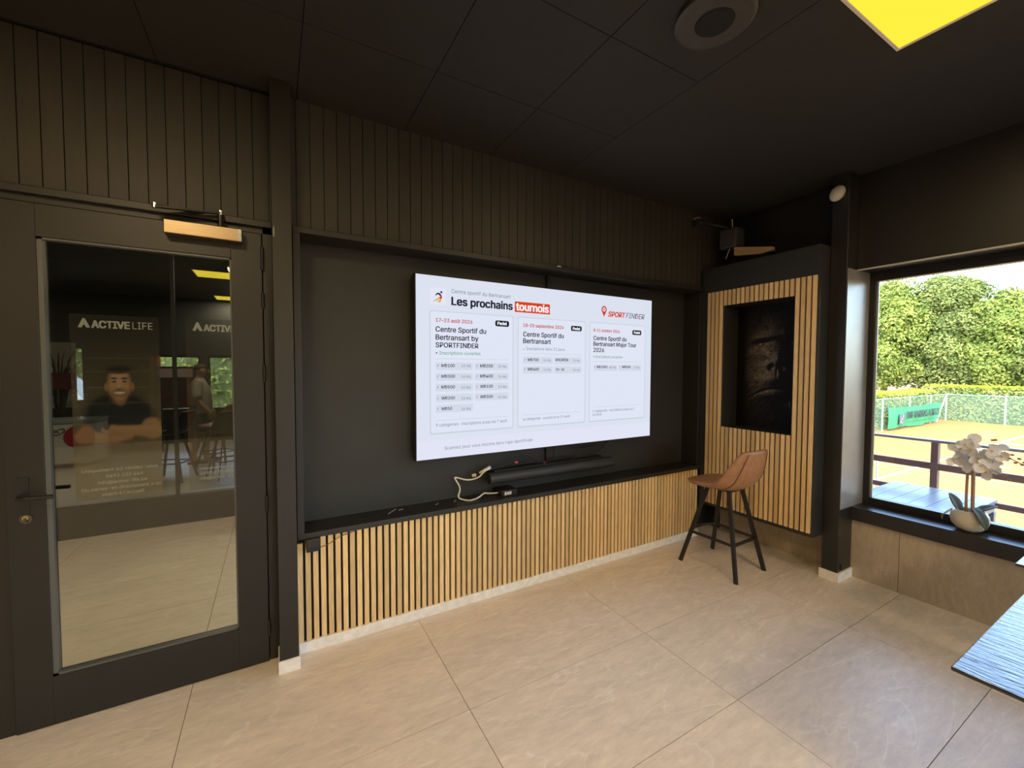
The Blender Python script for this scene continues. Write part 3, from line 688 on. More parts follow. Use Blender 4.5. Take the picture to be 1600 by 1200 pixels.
def ape(u, v):
    """a face relief lit from its own left, as printed on the board"""
    sh = (301, 161); y = (2.396-u*.596).reshape(sh); z = (1.113+v*1.116).reshape(sh); y0 = 2.035
    e = lambda cy, cz, sy, sz, a=0: g(y, z, cy, cz, sy, sz, a)
    d = y-y0
    H = .20*e(y0, 1.58, .17, .20)+.12*e(y0, 1.86, .20, .22)
    H += .060*np.exp(-((z-(1.945-.10*np.abs(d)*(np.abs(d) > .06)))/.034)**2)*np.exp(-(d/.21)**4)
    for s_ in (-1, 1):
        H += -.055*e(y0+s_*.125, 1.878, .055, .026)+.022*e(y0+s_*.140, 1.872, .020, .013)
        H += .050*e(y0+s_*.062, 1.69, .050, .052)-.085*e(y0+s_*.045, 1.662, .026, .026, s_*.5)
        H += .018*e(y0+s_*.20, 1.79, .06, .04)
    H += .030*e(y0, 1.725, .03, .05)-.018*e(y0, 1.62, .008, .05)
    H += .030*e(y0, 1.555, .13, .045)+.035*e(y0, 1.415, .14, .032)
    H -= .055*np.exp(-((z-(1.470-1.6*d*d))/.011)**2)*np.exp(-(d/.19)**4)
    for k_, cz in enumerate((1.80, 1.775, 1.75)): H -= .006*np.exp(-((z-cz-.5*d*d)/.006)**2)*e(y0, cz, .06, .1)
    H += .040*e(1.915, 1.335, .035, .045)-.02*np.exp(-((y-1.93)/.006)**2)*e(1.92, 1.33, .05, .05)
    fine = np.zeros(sh); r_ = np.random.default_rng(5)
    for oc, (n_, am) in enumerate(((18, .5), (36, .4), (72, .35), (130, .3))):
        t = r_.normal(size=(n_*2, n_)); yi = np.linspace(0, n_*2-1.001, sh[0]); xi = np.linspace(0, n_-1.001, sh[1])
        a0 = yi.astype(int); b0 = xi.astype(int); fy = (yi-a0)[:, None]; fx_ = (xi-b0)[None, :]
        q = lambda di, dj: t[np.ix_(np.minimum(a0+di, 2*n_-1), np.minimum(b0+dj, n_-1))]
        fine += am*(q(0, 0)*(1-fy)*(1-fx_)+q(1, 0)*fy*(1-fx_)+q(0, 1)*(1-fy)*fx_+q(1, 1)*fy*fx_)
    H += .0022*fine
    Hz, Hu = np.gradient(H, 1.116/300, .596/160)          # d/dz, d/d(image right)
    nrm = np.sqrt(1+Hz**2+Hu**2); lit = np.clip((.70*Hu+.38*(-Hz)+.20)/nrm, 0, 1)
    face = np.clip(e(y0, 1.62, .27, .42), 0, 1)
    L = .006+.32*lit**2.2*face*(1+.55*fine)
    L += .22*e(2.178, 1.871, .010, .0045)+.05*lit*e(2.20, 1.80, .06, .05)
    L *= 1/(1+np.exp((y-2.315)/.016))
    L = np.clip(L, .004, 1).ravel()
    warm = np.clip((y-1.98)/.2, 0, 1).ravel()
    return np.stack([L*(1.0+.22*warm), L*(.90+.02*warm), L*(.88-.25*warm)], 1)
pm = print_mesh('picture', 160, 300, lambda u, v: np.stack([np.full_like(u, 3.8245), 2.396-u*.596, 1.113+v*1.116], 1), ape)
M['print'], nt, p = newmat('dark_print'); a = nd(nt, 'ShaderNodeAttribute'); a.attribute_name = 'Print'; nt.links.new(a.outputs['Color'], p.inputs['Base Color']); p.inputs['Roughness'].default_value = .5; p.inputs['Specular IOR Level'].default_value = .12
pt = thing('animal_portrait', 'dark print of a gorilla face set deep in the slatted cabinet', 'picture', (3.83, 2.1, 1.113))
link('picture_print', pm, M['print'], pt)
MB().box(3.825, 3.8305, 1.801, 2.395, 1.1135, 2.2285).build('backing_board', M['matt'], pt)

# ================================================================ SPEAKER-LIKE DEVICE, SENSOR
dv = thing('wall_device', 'small black box on a jointed wall arm above the slatted cabinet', 'device', (3.65, 2.5, 2.75))
MB().box(3.66, 3.80, 2.335, 2.50, 2.765, 2.945).build('body', mat('device_black', (.045, .043, .040), .5), dv, bevel=.014)
b = MB().cyl((3.50, 2.655, 3.03), (3.50, 2.60, 3.02), .035, n=20).bar((3.50, 2.61, 3.03), (3.70, 2.45, 2.96), .03, .02); b.build('wall_arm', M['plastic'], dv)
MB().cyl((3.50, 2.598, 3.015), (3.50, 2.585, 3.010), .016, n=16).build('arm_bolt', M['chrome'], dv)
MB().tube([(3.47, 2.64, 3.06), (3.49, 2.61, 3.075), (3.52, 2.60, 3.07)], .003, 6, 2).build('lead', M['whitewire'], dv)
MB().tube([(3.70, 2.40, 3.03), (3.705, 2.40, 2.98), (3.71, 2.40, 2.94)], .004, 6).build('lead', M['whitewire'], dv)
MB().tube([(3.70, 2.415, 2.77), (3.695, 2.44, 2.70), (3.69, 2.45, 2.675)], .003, 6, 1).build('lead', M['whitewire'], dv)
b = MB().prism([(2.345, 2.754), (2.345, 2.680), (2.12, 2.642), (2.005, 2.648), (2.005, 2.676)], lambda a, c, t: (t, a, c), 3.655, 3.690)
M['ply'] = mat('plywood', (.36, .23, .11), .6, noise=(20, .2), stretch=(8, .8, 8))
wa = b.build('wooden_bracket', M['ply'], dv); wa['label'] = 'plain wooden bracket piece'
MB().box(3.69, 3.985, 2.06, 2.10, 2.655, 2.672).build('bracket_strut', M['plastic'], dv)
MB().box(3.68, 3.985, 2.38, 2.42, 2.78, 2.80).build('bracket_strut', M['plastic'], dv)
pr = thing('motion_sensor', 'white oval motion sensor high on the black pillar', 'sensor', (3.74, 1.575, 2.98))
MB().box(3.735, 3.758, 1.545, 1.605, 2.95, 3.05).build('base', M['plastic'], pr, bevel=.006)
o = MB().ell((0, 0, 0), .042, .048, .062, 20, 12).build('cover', mat('sensor_white', (.62, .58, .48), .45), pr, smooth=True)
o.matrix_parent_inverse = Matrix(); o.parent = pr; o.location = (-.022, 0, -.005); o.rotation_euler = (.25, .35, 0)
# tiny pale chip on the frame board over the niche
tag(MB().box(1.87, 1.905, 2.600, 2.6055, 2.417, 2.423).build('paint_chip', M['white']), 'tiny white label stuck on the board above the television', 'label')

# ================================================================ BAR STOOLS
CEN = [(.262, .702), (.245, .710), (.13, .712), (.02, .702), (-.07, .696), (-.140, .708), (-.188, .752), (-.213, .825), (-.230, .905), (-.242, .980), (-.246, 1.020)]
EDG = [(.165, .238, .704), (.190, .222, .710), (.215, .12, .718), (.224, .02, .726), (.226, -.060, .750), (.222, -.102, .794), (.212, -.134, .848), (.198, -.162, .902), (.180, -.188, .950), (.158, -.213, .992), (.140, -.226, 1.012)]
def shell_pt(k, s):
    """k: row from the front lip to the top of the back, s: -1..1 across"""
    i = min(int(k), len(CEN)-2); f = k-i
    cy, cz = (CEN[i][q]*(1-f)+CEN[i+1][q]*f for q in (0, 1)); hw, ey, ez = (EDG[i][q]*(1-f)+EDG[i+1][q]*f for q in (0, 1, 2))
    w = abs(s)**2.3
    return Vector((hw*math.sin(s*1.35)/math.sin(1.35), cy+(ey-cy)*w, cz+(ez-cz)*w))
def shell_mesh(name):
    nv = 16; V = []; F = []; nk = len(CEN)
    for k in range(nk):
        for j in range(nv+1): V.append(shell_pt(k, -1+2*j/nv))
    for k in range(nk-1):
        for j in range(nv): F.append((k*(nv+1)+j, k*(nv+1)+j+1, (k+1)*(nv+1)+j+1, (k+1)*(nv+1)+j))
    m = bpy.data.meshes.new(name); m.from_pydata([tuple(p) for p in V], [], F); m.polygons.foreach_set('use_smooth', [True]*len(F)); m.update(); return m
def shell_out(k, s, d):
    a = shell_pt(min(k+.05, 9.99), s)-shell_pt(max(k-.05, 0), s); b_ = shell_pt(k, s+.02)-shell_pt(k, s-.02); n_ = b_.cross(a).normalized()
    if n_.y*1.0+n_.z > 0: n_ = -n_
    return shell_pt(k, s)+n_*d
def stool(label):
    t = thing('bar_stool', label, 'stool', (0, 0, 0), 'moulded bar stools')
    sh = link('seat_shell', shell_mesh('seat_shell'), M['leather'], t)
    so = sh.modifiers.new('s', 'SOLIDIFY'); so.thickness = .034; so.offset = 0.9
    su = sh.modifiers.new('sub', 'SUBSURF'); su.levels = 1; su.render_levels = 2
    for sx in (-1, 1):
        MB().tube([shell_out(k_, sx*.62, .0345) for k_ in (9.6, 9, 8, 7, 6, 5.3, 4.6)], .0022, 6, 1).build('seam', mat('seam_thread', (.07, .03, .014), .7) if 'seam_thread' not in bpy.data.materials else bpy.data.materials['seam_thread'], t)
    MB().box(-.10, .10, -.11, .11, .660, .678).build('under_plate', M['metalblack'], t)
    feet = {(-1, 1): (-.225, .245), (-1, -1): (-.195, -.235), (1, -1): (.215, -.215), (1, 1): (.225, .255)}
    for k, (fx, fy) in feet.items():
        MB().bar((k[0]*.085, k[1]*.090, .682), (fx, fy, 0.0), .032, .017, (k[0], -k[1]*.2, 0)).build('leg', M['metalblack'], t)
    zf = .265
    def at(k):
        fx, fy = feet[k]; s = 1-zf/.682; return Vector((k[0]*.085+(fx-k[0]*.085)*s, k[1]*.090+(fy-k[1]*.090)*s, zf))
    for a, b_ in (((-1, 1), (-1, -1)), ((-1, -1), (1, -1)), ((1, -1), (1, 1))):
        MB().bar(at(a), at(b_), .022, .016).build('footrest', M['metalblack'], t)
    pa, pb = at((-1, 1)), at((1, 1)); mid = (pa+pb)/2+Vector((0, .045, 0))
    MB().tube([pa, (pa+mid)/2+Vector((0, .018, 0)), mid, (pb+mid)/2+Vector((0, .018, 0)), pb], .011, 8, 2).build('footrest', M['metalblack'], t)
    return t
st = stool('tan leather bar stool with black metal legs in front of the slatted cabinet')
st.location = (3.24, 2.112, 0)
M['shellblack'] = mat('black_shell', (.014, .014, .015), .4); M['shellgrey'] = mat('grey_shell', (.17, .16, .15), .5); M['shellbrown'] = mat('brown_shell', (.17, .075, .04), .5)  # stool copies below imitate reflections, built as objects beyond the glass
dup(st, (-1.32, 7.72, 0), 1.2, 'black bar stool seen through the glass door left of the person', {'seat_shell': M['shellblack']})
dup(st, (-.62, 7.55, 0), .35, 'grey bar stool seen through the glass door right of the person', {'seat_shell': M['shellgrey']})
dup(st, (-.80, 8.35, 0), 2.2, 'brown bar stool seen through the glass door in front of the person', {'seat_shell': M['shellbrown']})

# ================================================================ TABLES
M['tabletop'], nt, p = newmat('black_grained_top'); L = nt.links
p.inputs['Base Color'].default_value = (.020, .019, .018, 1); p.inputs['Roughness'].default_value = .16; p.inputs['Specular IOR Level'].default_value = .5; p.inputs['IOR'].default_value = 1.6
tc = nd(nt, 'ShaderNodeTexCoord'); mp = nd(nt, 'ShaderNodeMapping'); mp.inputs['Scale'].default_value = (22, 3.0, 1); mp.inputs['Rotation'].default_value = (0, 0, .5); L.new(tc.outputs['Object'], mp.inputs['Vector'])
nz = nd(nt, 'ShaderNodeTexNoise'); nz.inputs['Scale'].default_value = 2.6; nz.inputs['Detail'].default_value = 5; nz.inputs['Distortion'].default_value = .6; L.new(mp.outputs[0], nz.inputs['Vector'])
bp = nd(nt, 'ShaderNodeBump'); bp.inputs['Strength'].default_value = .35; bp.inputs['Distance'].default_value = .008; L.new(nz.outputs[0], bp.inputs['Height']); L.new(bp.outputs[0], p.inputs['Normal'])
def table(x0, x1, y0, y1, label):
    t = thing('dining_table', label, 'table', ((x0+x1)/2, (y0+y1)/2, 0), 'thin topped dining tables')
    MB().box(x0, x1, y0, y1, .738, .750).build('tabletop', M['tabletop'], t, bevel=.003)
    cx, cy = (x0+x1)/2, (y0+y1)/2
    MB().cyl((cx, cy, .015), (cx, cy, .725), .035, n=20).build('pedestal', M['metalblack'], t, smooth=False)
    MB().box(cx-.25, cx+.25, cy-.25, cy+.25, 0, .015).build('foot_plate', M['metalblack'], t, bevel=.003)
    MB().box(cx-.2, cx+.2, cy-.03, cy+.03, .722, .738).box(cx-.03, cx+.03, cy-.2, cy+.2, .722, .738).build('support_cross', M['metalblack'], t)
table(1.768, 2.90, -.40, .413, 'dark grained tabletop reflecting the sky at the lower right edge')
table(2.978, 3.80, -.35, .503, 'second tabletop just showing at the right edge below the window sill')

# ================================================================ ORCHID ON THE SILL
orc = thing('orchid', 'white flowering orchid in a round cream pot on the window sill', 'potted plant', (4.05, .885, .566))
c = (4.045, .887, .566)
M['pot'] = mat('cream_pot', (.60, .56, .48), .35)
MB().lathe([(.001, .0), (.035, .0), (.06, .012), (.086, .045), (.095, .080), (.090, .112), (.076, .136), (.068, .140), (.064, .134), (.078, .110), (.082, .09)], c, 36, 1, 1.0).build('pot', M['pot'], orc, smooth=True)
MB().lathe([(.001, .120), (.05, .122), (.075, .112)], c, 24).build('moss', mat('moss', (.22, .22, .15), .9, bump=(80, .5)), orc)
M['stake'] = mat('orchid_cane', (.34, .20, .12), .5); M['stem'] = mat('orchid_stem', (.22, .20, .09), .5)
z0 = .566
MB().tube([(4.045, .905, z0+.11), (4.045, .907, z0+.26), (4.045, .905, z0+.42)], .0075, 8, 2).build('cane', M['stake'], orc, smooth=True)
MB().tube([(4.045, .875, z0+.11), (4.045, .877, z0+.28), (4.043, .88, z0+.44)], .010, 8, 2).build('cane', M['stake'], orc, smooth=True)
stemA = [(4.045, .905, z0+.40), (4.04, .90, z0+.52), (4.04, .875, z0+.585), (4.04, .80, z0+.57), (4.045, .74, z0+.53), (4.05, .67, z0+.49)]
stemB = [(4.045, .88, z0+.42), (4.03, .87, z0+.44), (4.03, .83, z0+.45), (4.03, .78, z0+.43), (4.035, .715, z0+.385)]
MB().tube(stemA, .003, 6, 3).build('stem', M['stem'], orc, smooth=True); MB().tube(stemB, .003, 6, 3).build('stem', M['stem'], orc, smooth=True)
def leaf_mesh(ln, w, bend, n=8):
    V = []; F = []
    for k in range(n+1):
        t = k/n; hw = w*math.sin(PI*min(1, t*.92+.06))**.7*.5
        for j, s in enumerate((-1, -.5, 0, .5, 1)): V.append((s*hw, t*ln, bend*t*t+abs(s)*hw*.25))
    for k in range(n):
        for j in range(4): F.append((k*5+j, k*5+j+1, (k+1)*5+j+1, (k+1)*5+j))
    m = bpy.data.meshes.new('leaf'); m.from_pydata(V, [], F); m.polygons.foreach_set('use_smooth', [True]*len(F)); return m
M['leaf'] = mat('orchid_leaf', (.05, .062, .036), .6, noise=(12, .2))
for loc, rot, ln, w, bd in (((4.03, .93, z0+.12), (1.15, 0, -.3+0), .125, .085, -.01), ((4.02, .855, z0+.165), (-.85, .25, PI+.25), .16, .085, -.06), ((4.0, .865, z0+.17), (-.55, -.1, PI-.5), .14, .075, -.05), ((4.075, .86, z0+.13), (.55, 0, PI+.9), .12, .07, -.02)):
    o = link('leaf', leaf_mesh(ln, w, bd), M['leaf'], orc); so = o.modifiers.new('s', 'SOLIDIFY'); so.thickness = .004
    o.matrix_parent_inverse = Matrix(); o.location = Vector(loc)-orc.location; o.rotation_euler = rot
def petal(b, ang, ln, w, tilt, Mx):
    n = 5; V = []
    for k in range(n+1):
        t = k/n; hw = w*.5*math.sin(PI*(.12+.80*t))**.8
        for s in (-1, 0, 1): V.append(Mx @ Vector((math.cos(ang)*t*ln-math.sin(ang)*s*hw, math.sin(ang)*t*ln+math.cos(ang)*s*hw, tilt*t*t+.012*abs(s)*t)))
    F = []
    for k in range(n):
        for j in range(2): F.append((k*3+j, k*3+j+1, (k+1)*3+j+1, (k+1)*3+j))
    b.add(V, F)
M['petal'] = filmmat('orchid_petal', (.84, .82, .82), .06, rough=.5)
M['lip'] = mat('orchid_lip', (.62, .48, .30), .5)
rr = random.Random(5)
fl = [(.895, .600, 1.12), (.955, .560, .9), (.925, .545, 1.1), (.885, .555, 1.05), (.965, .475, .9), (.925, .465, .85), (.905, .445, .9), (.865, .445, 1.0), (.825, .525, 1.05), (.795, .485, .95), (.835, .455, 1.0), (.775, .585, .85), (.745, .535, .7), (.815, .420, 1.0), (.910, .585, 1.0), (.945, .53, 1.0), (.90, .51, 1.0), (.855, .50, .9), (.80, .44, .9), (.79, .56, .9)]
for k, (y, z, s) in enumerate(fl):
    e = Vector((4.02+rr.uniform(-.03, .03), y, z0+z)); Mx = Matrix.Translation(e) @ Matrix.Rotation(-PI/2+rr.uniform(-.5, .5), 4, 'Y') @ Matrix.Rotation(rr.uniform(-.6, .6), 4, 'X') @ Matrix.Rotation(rr.uniform(0, 6), 4, 'Z')
    b = MB()
    for q in range(3): petal(b, 2*PI*q/3+.5, .050*s, .038*s, rr.uniform(-.006, .010), Mx)
    for q in (0, 1): petal(b, PI*q+.1, .054*s, .062*s, .008, Mx @ Matrix.Translation((0, 0, .003)))
    f = b.build('flower', M['petal'], orc, smooth=True)
    MB().ell(e+Vector((-.008, 0, 0)), .006, .006, .008, 8, 6).build('lip', M['lip'], f, smooth=True)
M['bud'] = mat('orchid_bud', (.33, .12, .07), .5)
for y, z in ((.725, .52), (.715, .545), (.70, .497), (.685, .525), (.672, .49), (.663, .505), (.735, .408), (.722, .380), (.80, .625), (.788, .628)):
    MB().ell((4.045, y, z0+z), .006, .010, .0065, 8, 6).build('bud', M['bud'], orc, smooth=True)
for k in range(4):
    y = .97-.005*k
    MB().tube([(4.03, y, z0+.13), (4.0, y+.03, z0+.10), (3.985, y+.035+.008*k, z0+.05+.01*k)], .0014, 5, 2).build('root', M['stem'], orc)

# ================================================================ POSTERS ON THE PARTITION
PY = 5.534
def poster_img(u, v):
    z = v; fb = fnoise(u, v*2.7, 40, 11)
    base = np.stack([.040+.15*(1-v)**1.5, .036+.122*(1-v)**1.5, .022+.072*(1-v)**1.5], 1)
    base *= (1-.45*np.clip((v-.72)/.2, 0, 1))[:, None]
    C = base*(1+.06*fb)[:, None]
    def lay(mask, col):
        nonlocal C
        m = np.clip(mask, 0, 1)[:, None]; C = C*(1-m)+np.array(col)*m
    ellm = lambda cu, cv, ru, rv, k=10: 1/(1+np.exp(k*(np.sqrt(((u-cu)/ru)**2+((v-cv)/rv)**2)-1)))
    A = .365  # width over height
    # torso and shoulders
    lay(ellm(.52, .43, .40, .115, 14)+ellm(.50, .48, .33, .10, 14), (.010, .012, .016))
    lay(ellm(.52, .555, .075, .045, 9), (.20, .12, .06))                                    # neck
    lay(ellm(.52, .648, .150, .080, 9), (.012, .008, .006))                                 # hair
    lay(ellm(.52, .622, .128, .080, 12), (.42, .25, .125))                                  # face
    lay(ellm(.52, .672, .105, .035, 6)*.5, (.55, .37, .22))                                 # brow light
    lay(ellm(.375, .612, .022, .020, 8)*.9+ellm(.668, .612, .022, .020, 8)*.9, (.32, .18, .09))  # ears
    lay(ellm(.52, .704, .140, .022, 8), (.012, .008, .006))                                 # hair line
    for cu in (.462, .578):
        lay(ellm(cu, .658, .042, .0055, 6), (.05, .028, .018)); lay(ellm(cu, .640, .026, .0055, 6), (.05, .028, .02))
    lay(ellm(.52, .612, .022, .016, 6)*.5, (.60, .40, .24)); lay(ellm(.52, .598, .036, .006, 6)*.7, (.16, .08, .045))
    lay(ellm(.52, .575, .090, .030, 7)*.55, (.10, .055, .032))                              # beard shade
    lay(ellm(.52, .582, .070, .0185, 9)*(v < .588), (.24, .08, .055)); lay(ellm(.52, .584, .060, .0125, 9)*(v < .586), (.72, .64, .55))   # smile
    lay(ellm(.52, .548, .045, .012, 6)*.6, (.42, .25, .13))
    # crossed forearms
    def limb(a, b_, r0, r1, col):
        a, b_ = np.array(a), np.array(b_); d = b_-a; t = np.clip(((u-a[0])*A*A*d[0]+(v-a[1])*d[1])/(d[0]**2*A*A+d[1]**2), 0, 1)
        dist = np.sqrt(((u-a[0]-t*d[0])*A)**2+(v-a[1]-t*d[1])**2); r = r0+(r1-r0)*t
        lay(1/(1+np.exp((dist-r)/.0035)), col); lay(.55/(1+np.exp((np.sqrt(((u-a[0]-t*d[0])*A)**2+(v-a[1]-t*d[1]+.014)**2)-r*.55)/.006))*.6, [q*.62 for q in col])
    limb((.12, .345), (.46, .325), .034, .022, (.36, .21, .105)); limb((.88, .395), (.90, .35), .04, .035, (.36, .21, .105))
    limb((.12, .35), (.14, .375), .036, .030, (.36, .21, .105))
    limb((.92, .36), (.42, .375), .034, .023, (.40, .24, .125)); limb((.44, .375), (.36, .378), .026, .02, (.38, .22, .115))
    limb((.46, .325), (.62, .335), .020, .015, (.38, .22, .115))
    lay(ellm(.36, .395, .035, .018, 8), (.03, .03, .03))                                    # watch
    return np.clip(C*1.7, 0, 1)
def plain_img(u, v):
    fb = fnoise(u, v*2.7, 40, 12)
    C = np.stack([.075+.10*(1-v), .066+.082*(1-v), .040+.050*(1-v)], 1)*(1+.06*fb)[:, None]
    e = np.clip(1-u/.05, 0, 1)[:, None]*np.clip((.86-v)/.1, 0, 1)[:, None]
    return C*(1-e)+np.array((.35, .14, .04))*e
M['poster'] = filmmat('poster_film', (.1, .1, .1), .30, 'Print'); M['poster2'] = filmmat('poster_film_clear', (.1, .1, .1), .62, 'Print')
M['posterink'] = mat('poster_white_ink', (.85, .82, .70), .6)
def poster(x0, x1, z0_, z1_, img, mt, label, lines, full):
    t = thing('poster', label, 'poster', ((x0+x1)/2, PY, z0_), 'posters on the glass partition'); w = x1-x0; h = z1_-z0_
    pm = print_mesh('poster_sheet', 96, 220, lambda u, v: np.stack([x0+u*w, np.full_like(u, PY), z0_+v*h], 1), img)
    o = link('sheet', pm, mt, t)
    mb = MB(); lw = w*.83; lx = x0+w*.09; lz = z0_+h*.93
    s = h*.032
    mb.prism([(lx, lz), (lx+.035, lz+s*1.5), (lx+.052, lz+s*1.5), (lx+.087, lz), (lx+.062, lz-.002), (lx+.044, lz+s*.55), (lx+.026, lz-.002)], lambda a, c_, q: (a, q, c_), PY-.0030, PY-.0022)
    add_text(mb, 'ACTIVE', lambda a, c_: (lx+.10+a, PY-.0026, lz+c_), w*.415, 2, 0, 1.25)
    add_text(mb, 'LIFE', lambda a, c_: (lx+.10+w*.45+a, PY-.0026, lz+c_), w*.235, -.4, 0, 1.25)
    for body, f0, wf, vz in lines:
        add_text(mb, body, lambda a, c_, f0=f0, vz=vz: (x0+w*f0+a, PY-.0026, z0_+h*vz+c_), w*wf, .3, 0, 1.0)
    mb.build('lettering', M['posterink'], t)
poster(-1.685, -1.024, .345, 2.155, poster_img, M['poster'], 'poster of a smiling man with folded arms seen through the glass door',
       [('Uniquement sur rendez-vous', .08, .86, .152), ('0492 220 446', .34, .42, .117), ('info@active-life.be', .25, .56, .083), ('Ou parlez-en directement à un', .07, .90, .050), ("coach à l'accueil", .29, .48, .018)], True)
poster(-.806, -.15, .335, 2.165, plain_img, M['poster2'], 'see-through poster cut by the right stile of the glass door', [('Uniquement sur rendez-vous', .14, .72, .115), ('0492 220 446', .14, .45, .085), ('info@active-life.be', .14, .55, .055)], False)

# ================================================================ REFLECTION IN THE DOOR GLASS, BUILT AS THINGS BEYOND IT
fz = thing('chest_freezer', 'white ice cream freezer with red swirl behind the man poster', 'freezer', (-2.95, 9.7, 0))
M['frz'] = mat('freezer_white', (.72, .70, .66), .35)
MB().box(-3.30, -2.60, 9.45, 10.05, .06, .72).build('cabinet', M['frz'], fz, bevel=.02)
MB().box(-3.31, -2.59, 9.44, 10.06, .72, .78).build('lid', mat('freezer_lid', (.35, .37, .38), .2), fz, bevel=.01)
MB().box(-3.26, -2.64, 9.48, 10.0, 0, .06).build('plinth', M['matt'], fz)
cc = (-2.80, .50); MB().prism([(cc[0]+.19*math.cos(a), cc[1]+.19*math.sin(a)) for a in np.linspace(0, 2*PI, 32)[:-1]], lambda a, c_, q: (a, q, c_), 9.444, 9.449).build('red_disc', mat('freezer_red', (.42, .02, .04), .4), fz)
cc = (-3.25, .45); MB().box(-3.298, -3.20, 9.446, 9.449, .20, .70).build('red_stripe', mat('freezer_red_2', (.35, .03, .04), .4), fz)
b = MB()
for s in (-1, 1): b.tube([(-3.07, 9.444, .54), (-3.07+s*.05, 9.444, .56), (-3.07+s*.10, 9.444, .60), (-3.07+s*.09, 9.444, .645), (-3.07+s*.035, 9.444, .64), (-3.07, 9.444, .60), (-3.07+s*.03, 9.444, .585)], .007, 6, 2)
b.build('heart_mark', mat('freezer_heart', (.10, .02, .02), .5), fz)
pg = thing('grass_plant', 'spiky dark plant in a tall planter far behind the glass door', 'potted plant', (-3.35, 10.55, 0))
MB().lathe([(.001, 0), (.16, 0), (.20, .9), (.17, .9), (.001, .85)], (-3.35, 10.55, 0), 24).build('planter', M['matt'], pg)
MB().box(-3.58, -3.10, 10.30, 10.36, 1.25, 1.55).build('red_flowers', mat('red_bloom', (.12, .02, .02), .8, noise=(18, .6)), pg)
rp = random.Random(3)
for k in range(34):
    a = rp.uniform(0, 2*PI); r = rp.uniform(.12, .34); h = rp.uniform(.5, 1.0)
    x_, y_ = -3.35+math.cos(a)*r, 10.5+math.sin(a)*r
    MB().tube([(-3.35+math.cos(a)*.05, 10.5+math.sin(a)*.05, .88), ((-3.35+x_)/2, (10.5+y_)/2, .95+h*.8), (x_, y_, .95+h)], [.012, .003], 5, 2).build('blade', mat('dark_blade', (.03, .035, .02), .5) if 'blade' not in M else M['blade'], pg)
    if 'blade' not in M: M['blade'] = bpy.data.materials['dark_blade']
col_ = struct(MB().box(-3.75, -3.30, 10.9, 11.1, 0, 2.1).build('trim_7', mat('pale_column', (.45, .43, .34), .7, noise=(3, .1))), 'pale column behind the spiky plant', 'trim')
shb = thing('bar_shelf', 'dark bar shelf unit with pale edges behind the man poster', 'shelf', (-2.5, 10.6, 0))
MB().box(-3.0, -2.1, 10.75, 10.8, 0, 2.2).build('back', M['matt'], shb)
for z in (.95, 1.25, 1.55, 1.8): MB().box(-3.0, -2.1, 10.5, 10.75, z, z+.025).build('shelf_board', M['ply'], shb)
MB().box(-2.1, -1.98, 10.5, 10.8, 0, 1.86).build('orange_side', mat('orange_panel', (.35, .13, .05), .6), shb)
nb = thing('notice_board', 'dark red notice board standing left of the person', 'board', (-1.72, 10.3, 0))
MB().box(-1.98, -1.34, 10.28, 10.31, .85, 1.66).build('panel', mat('notice_dark', (.05, .016, .018), .6, noise=(9, .5)), nb)
MB().box(-1.94, -1.40, 10.275, 10.28, 1.45, 1.62).build('header', mat('notice_pink', (.34, .25, .25), .6), nb)
MB().box(-1.92, -1.88, 10.28, 10.32, 0, .85).box(-1.44, -1.40, 10.28, 10.32, 0, .85).build('stand', M['matt'], nb)
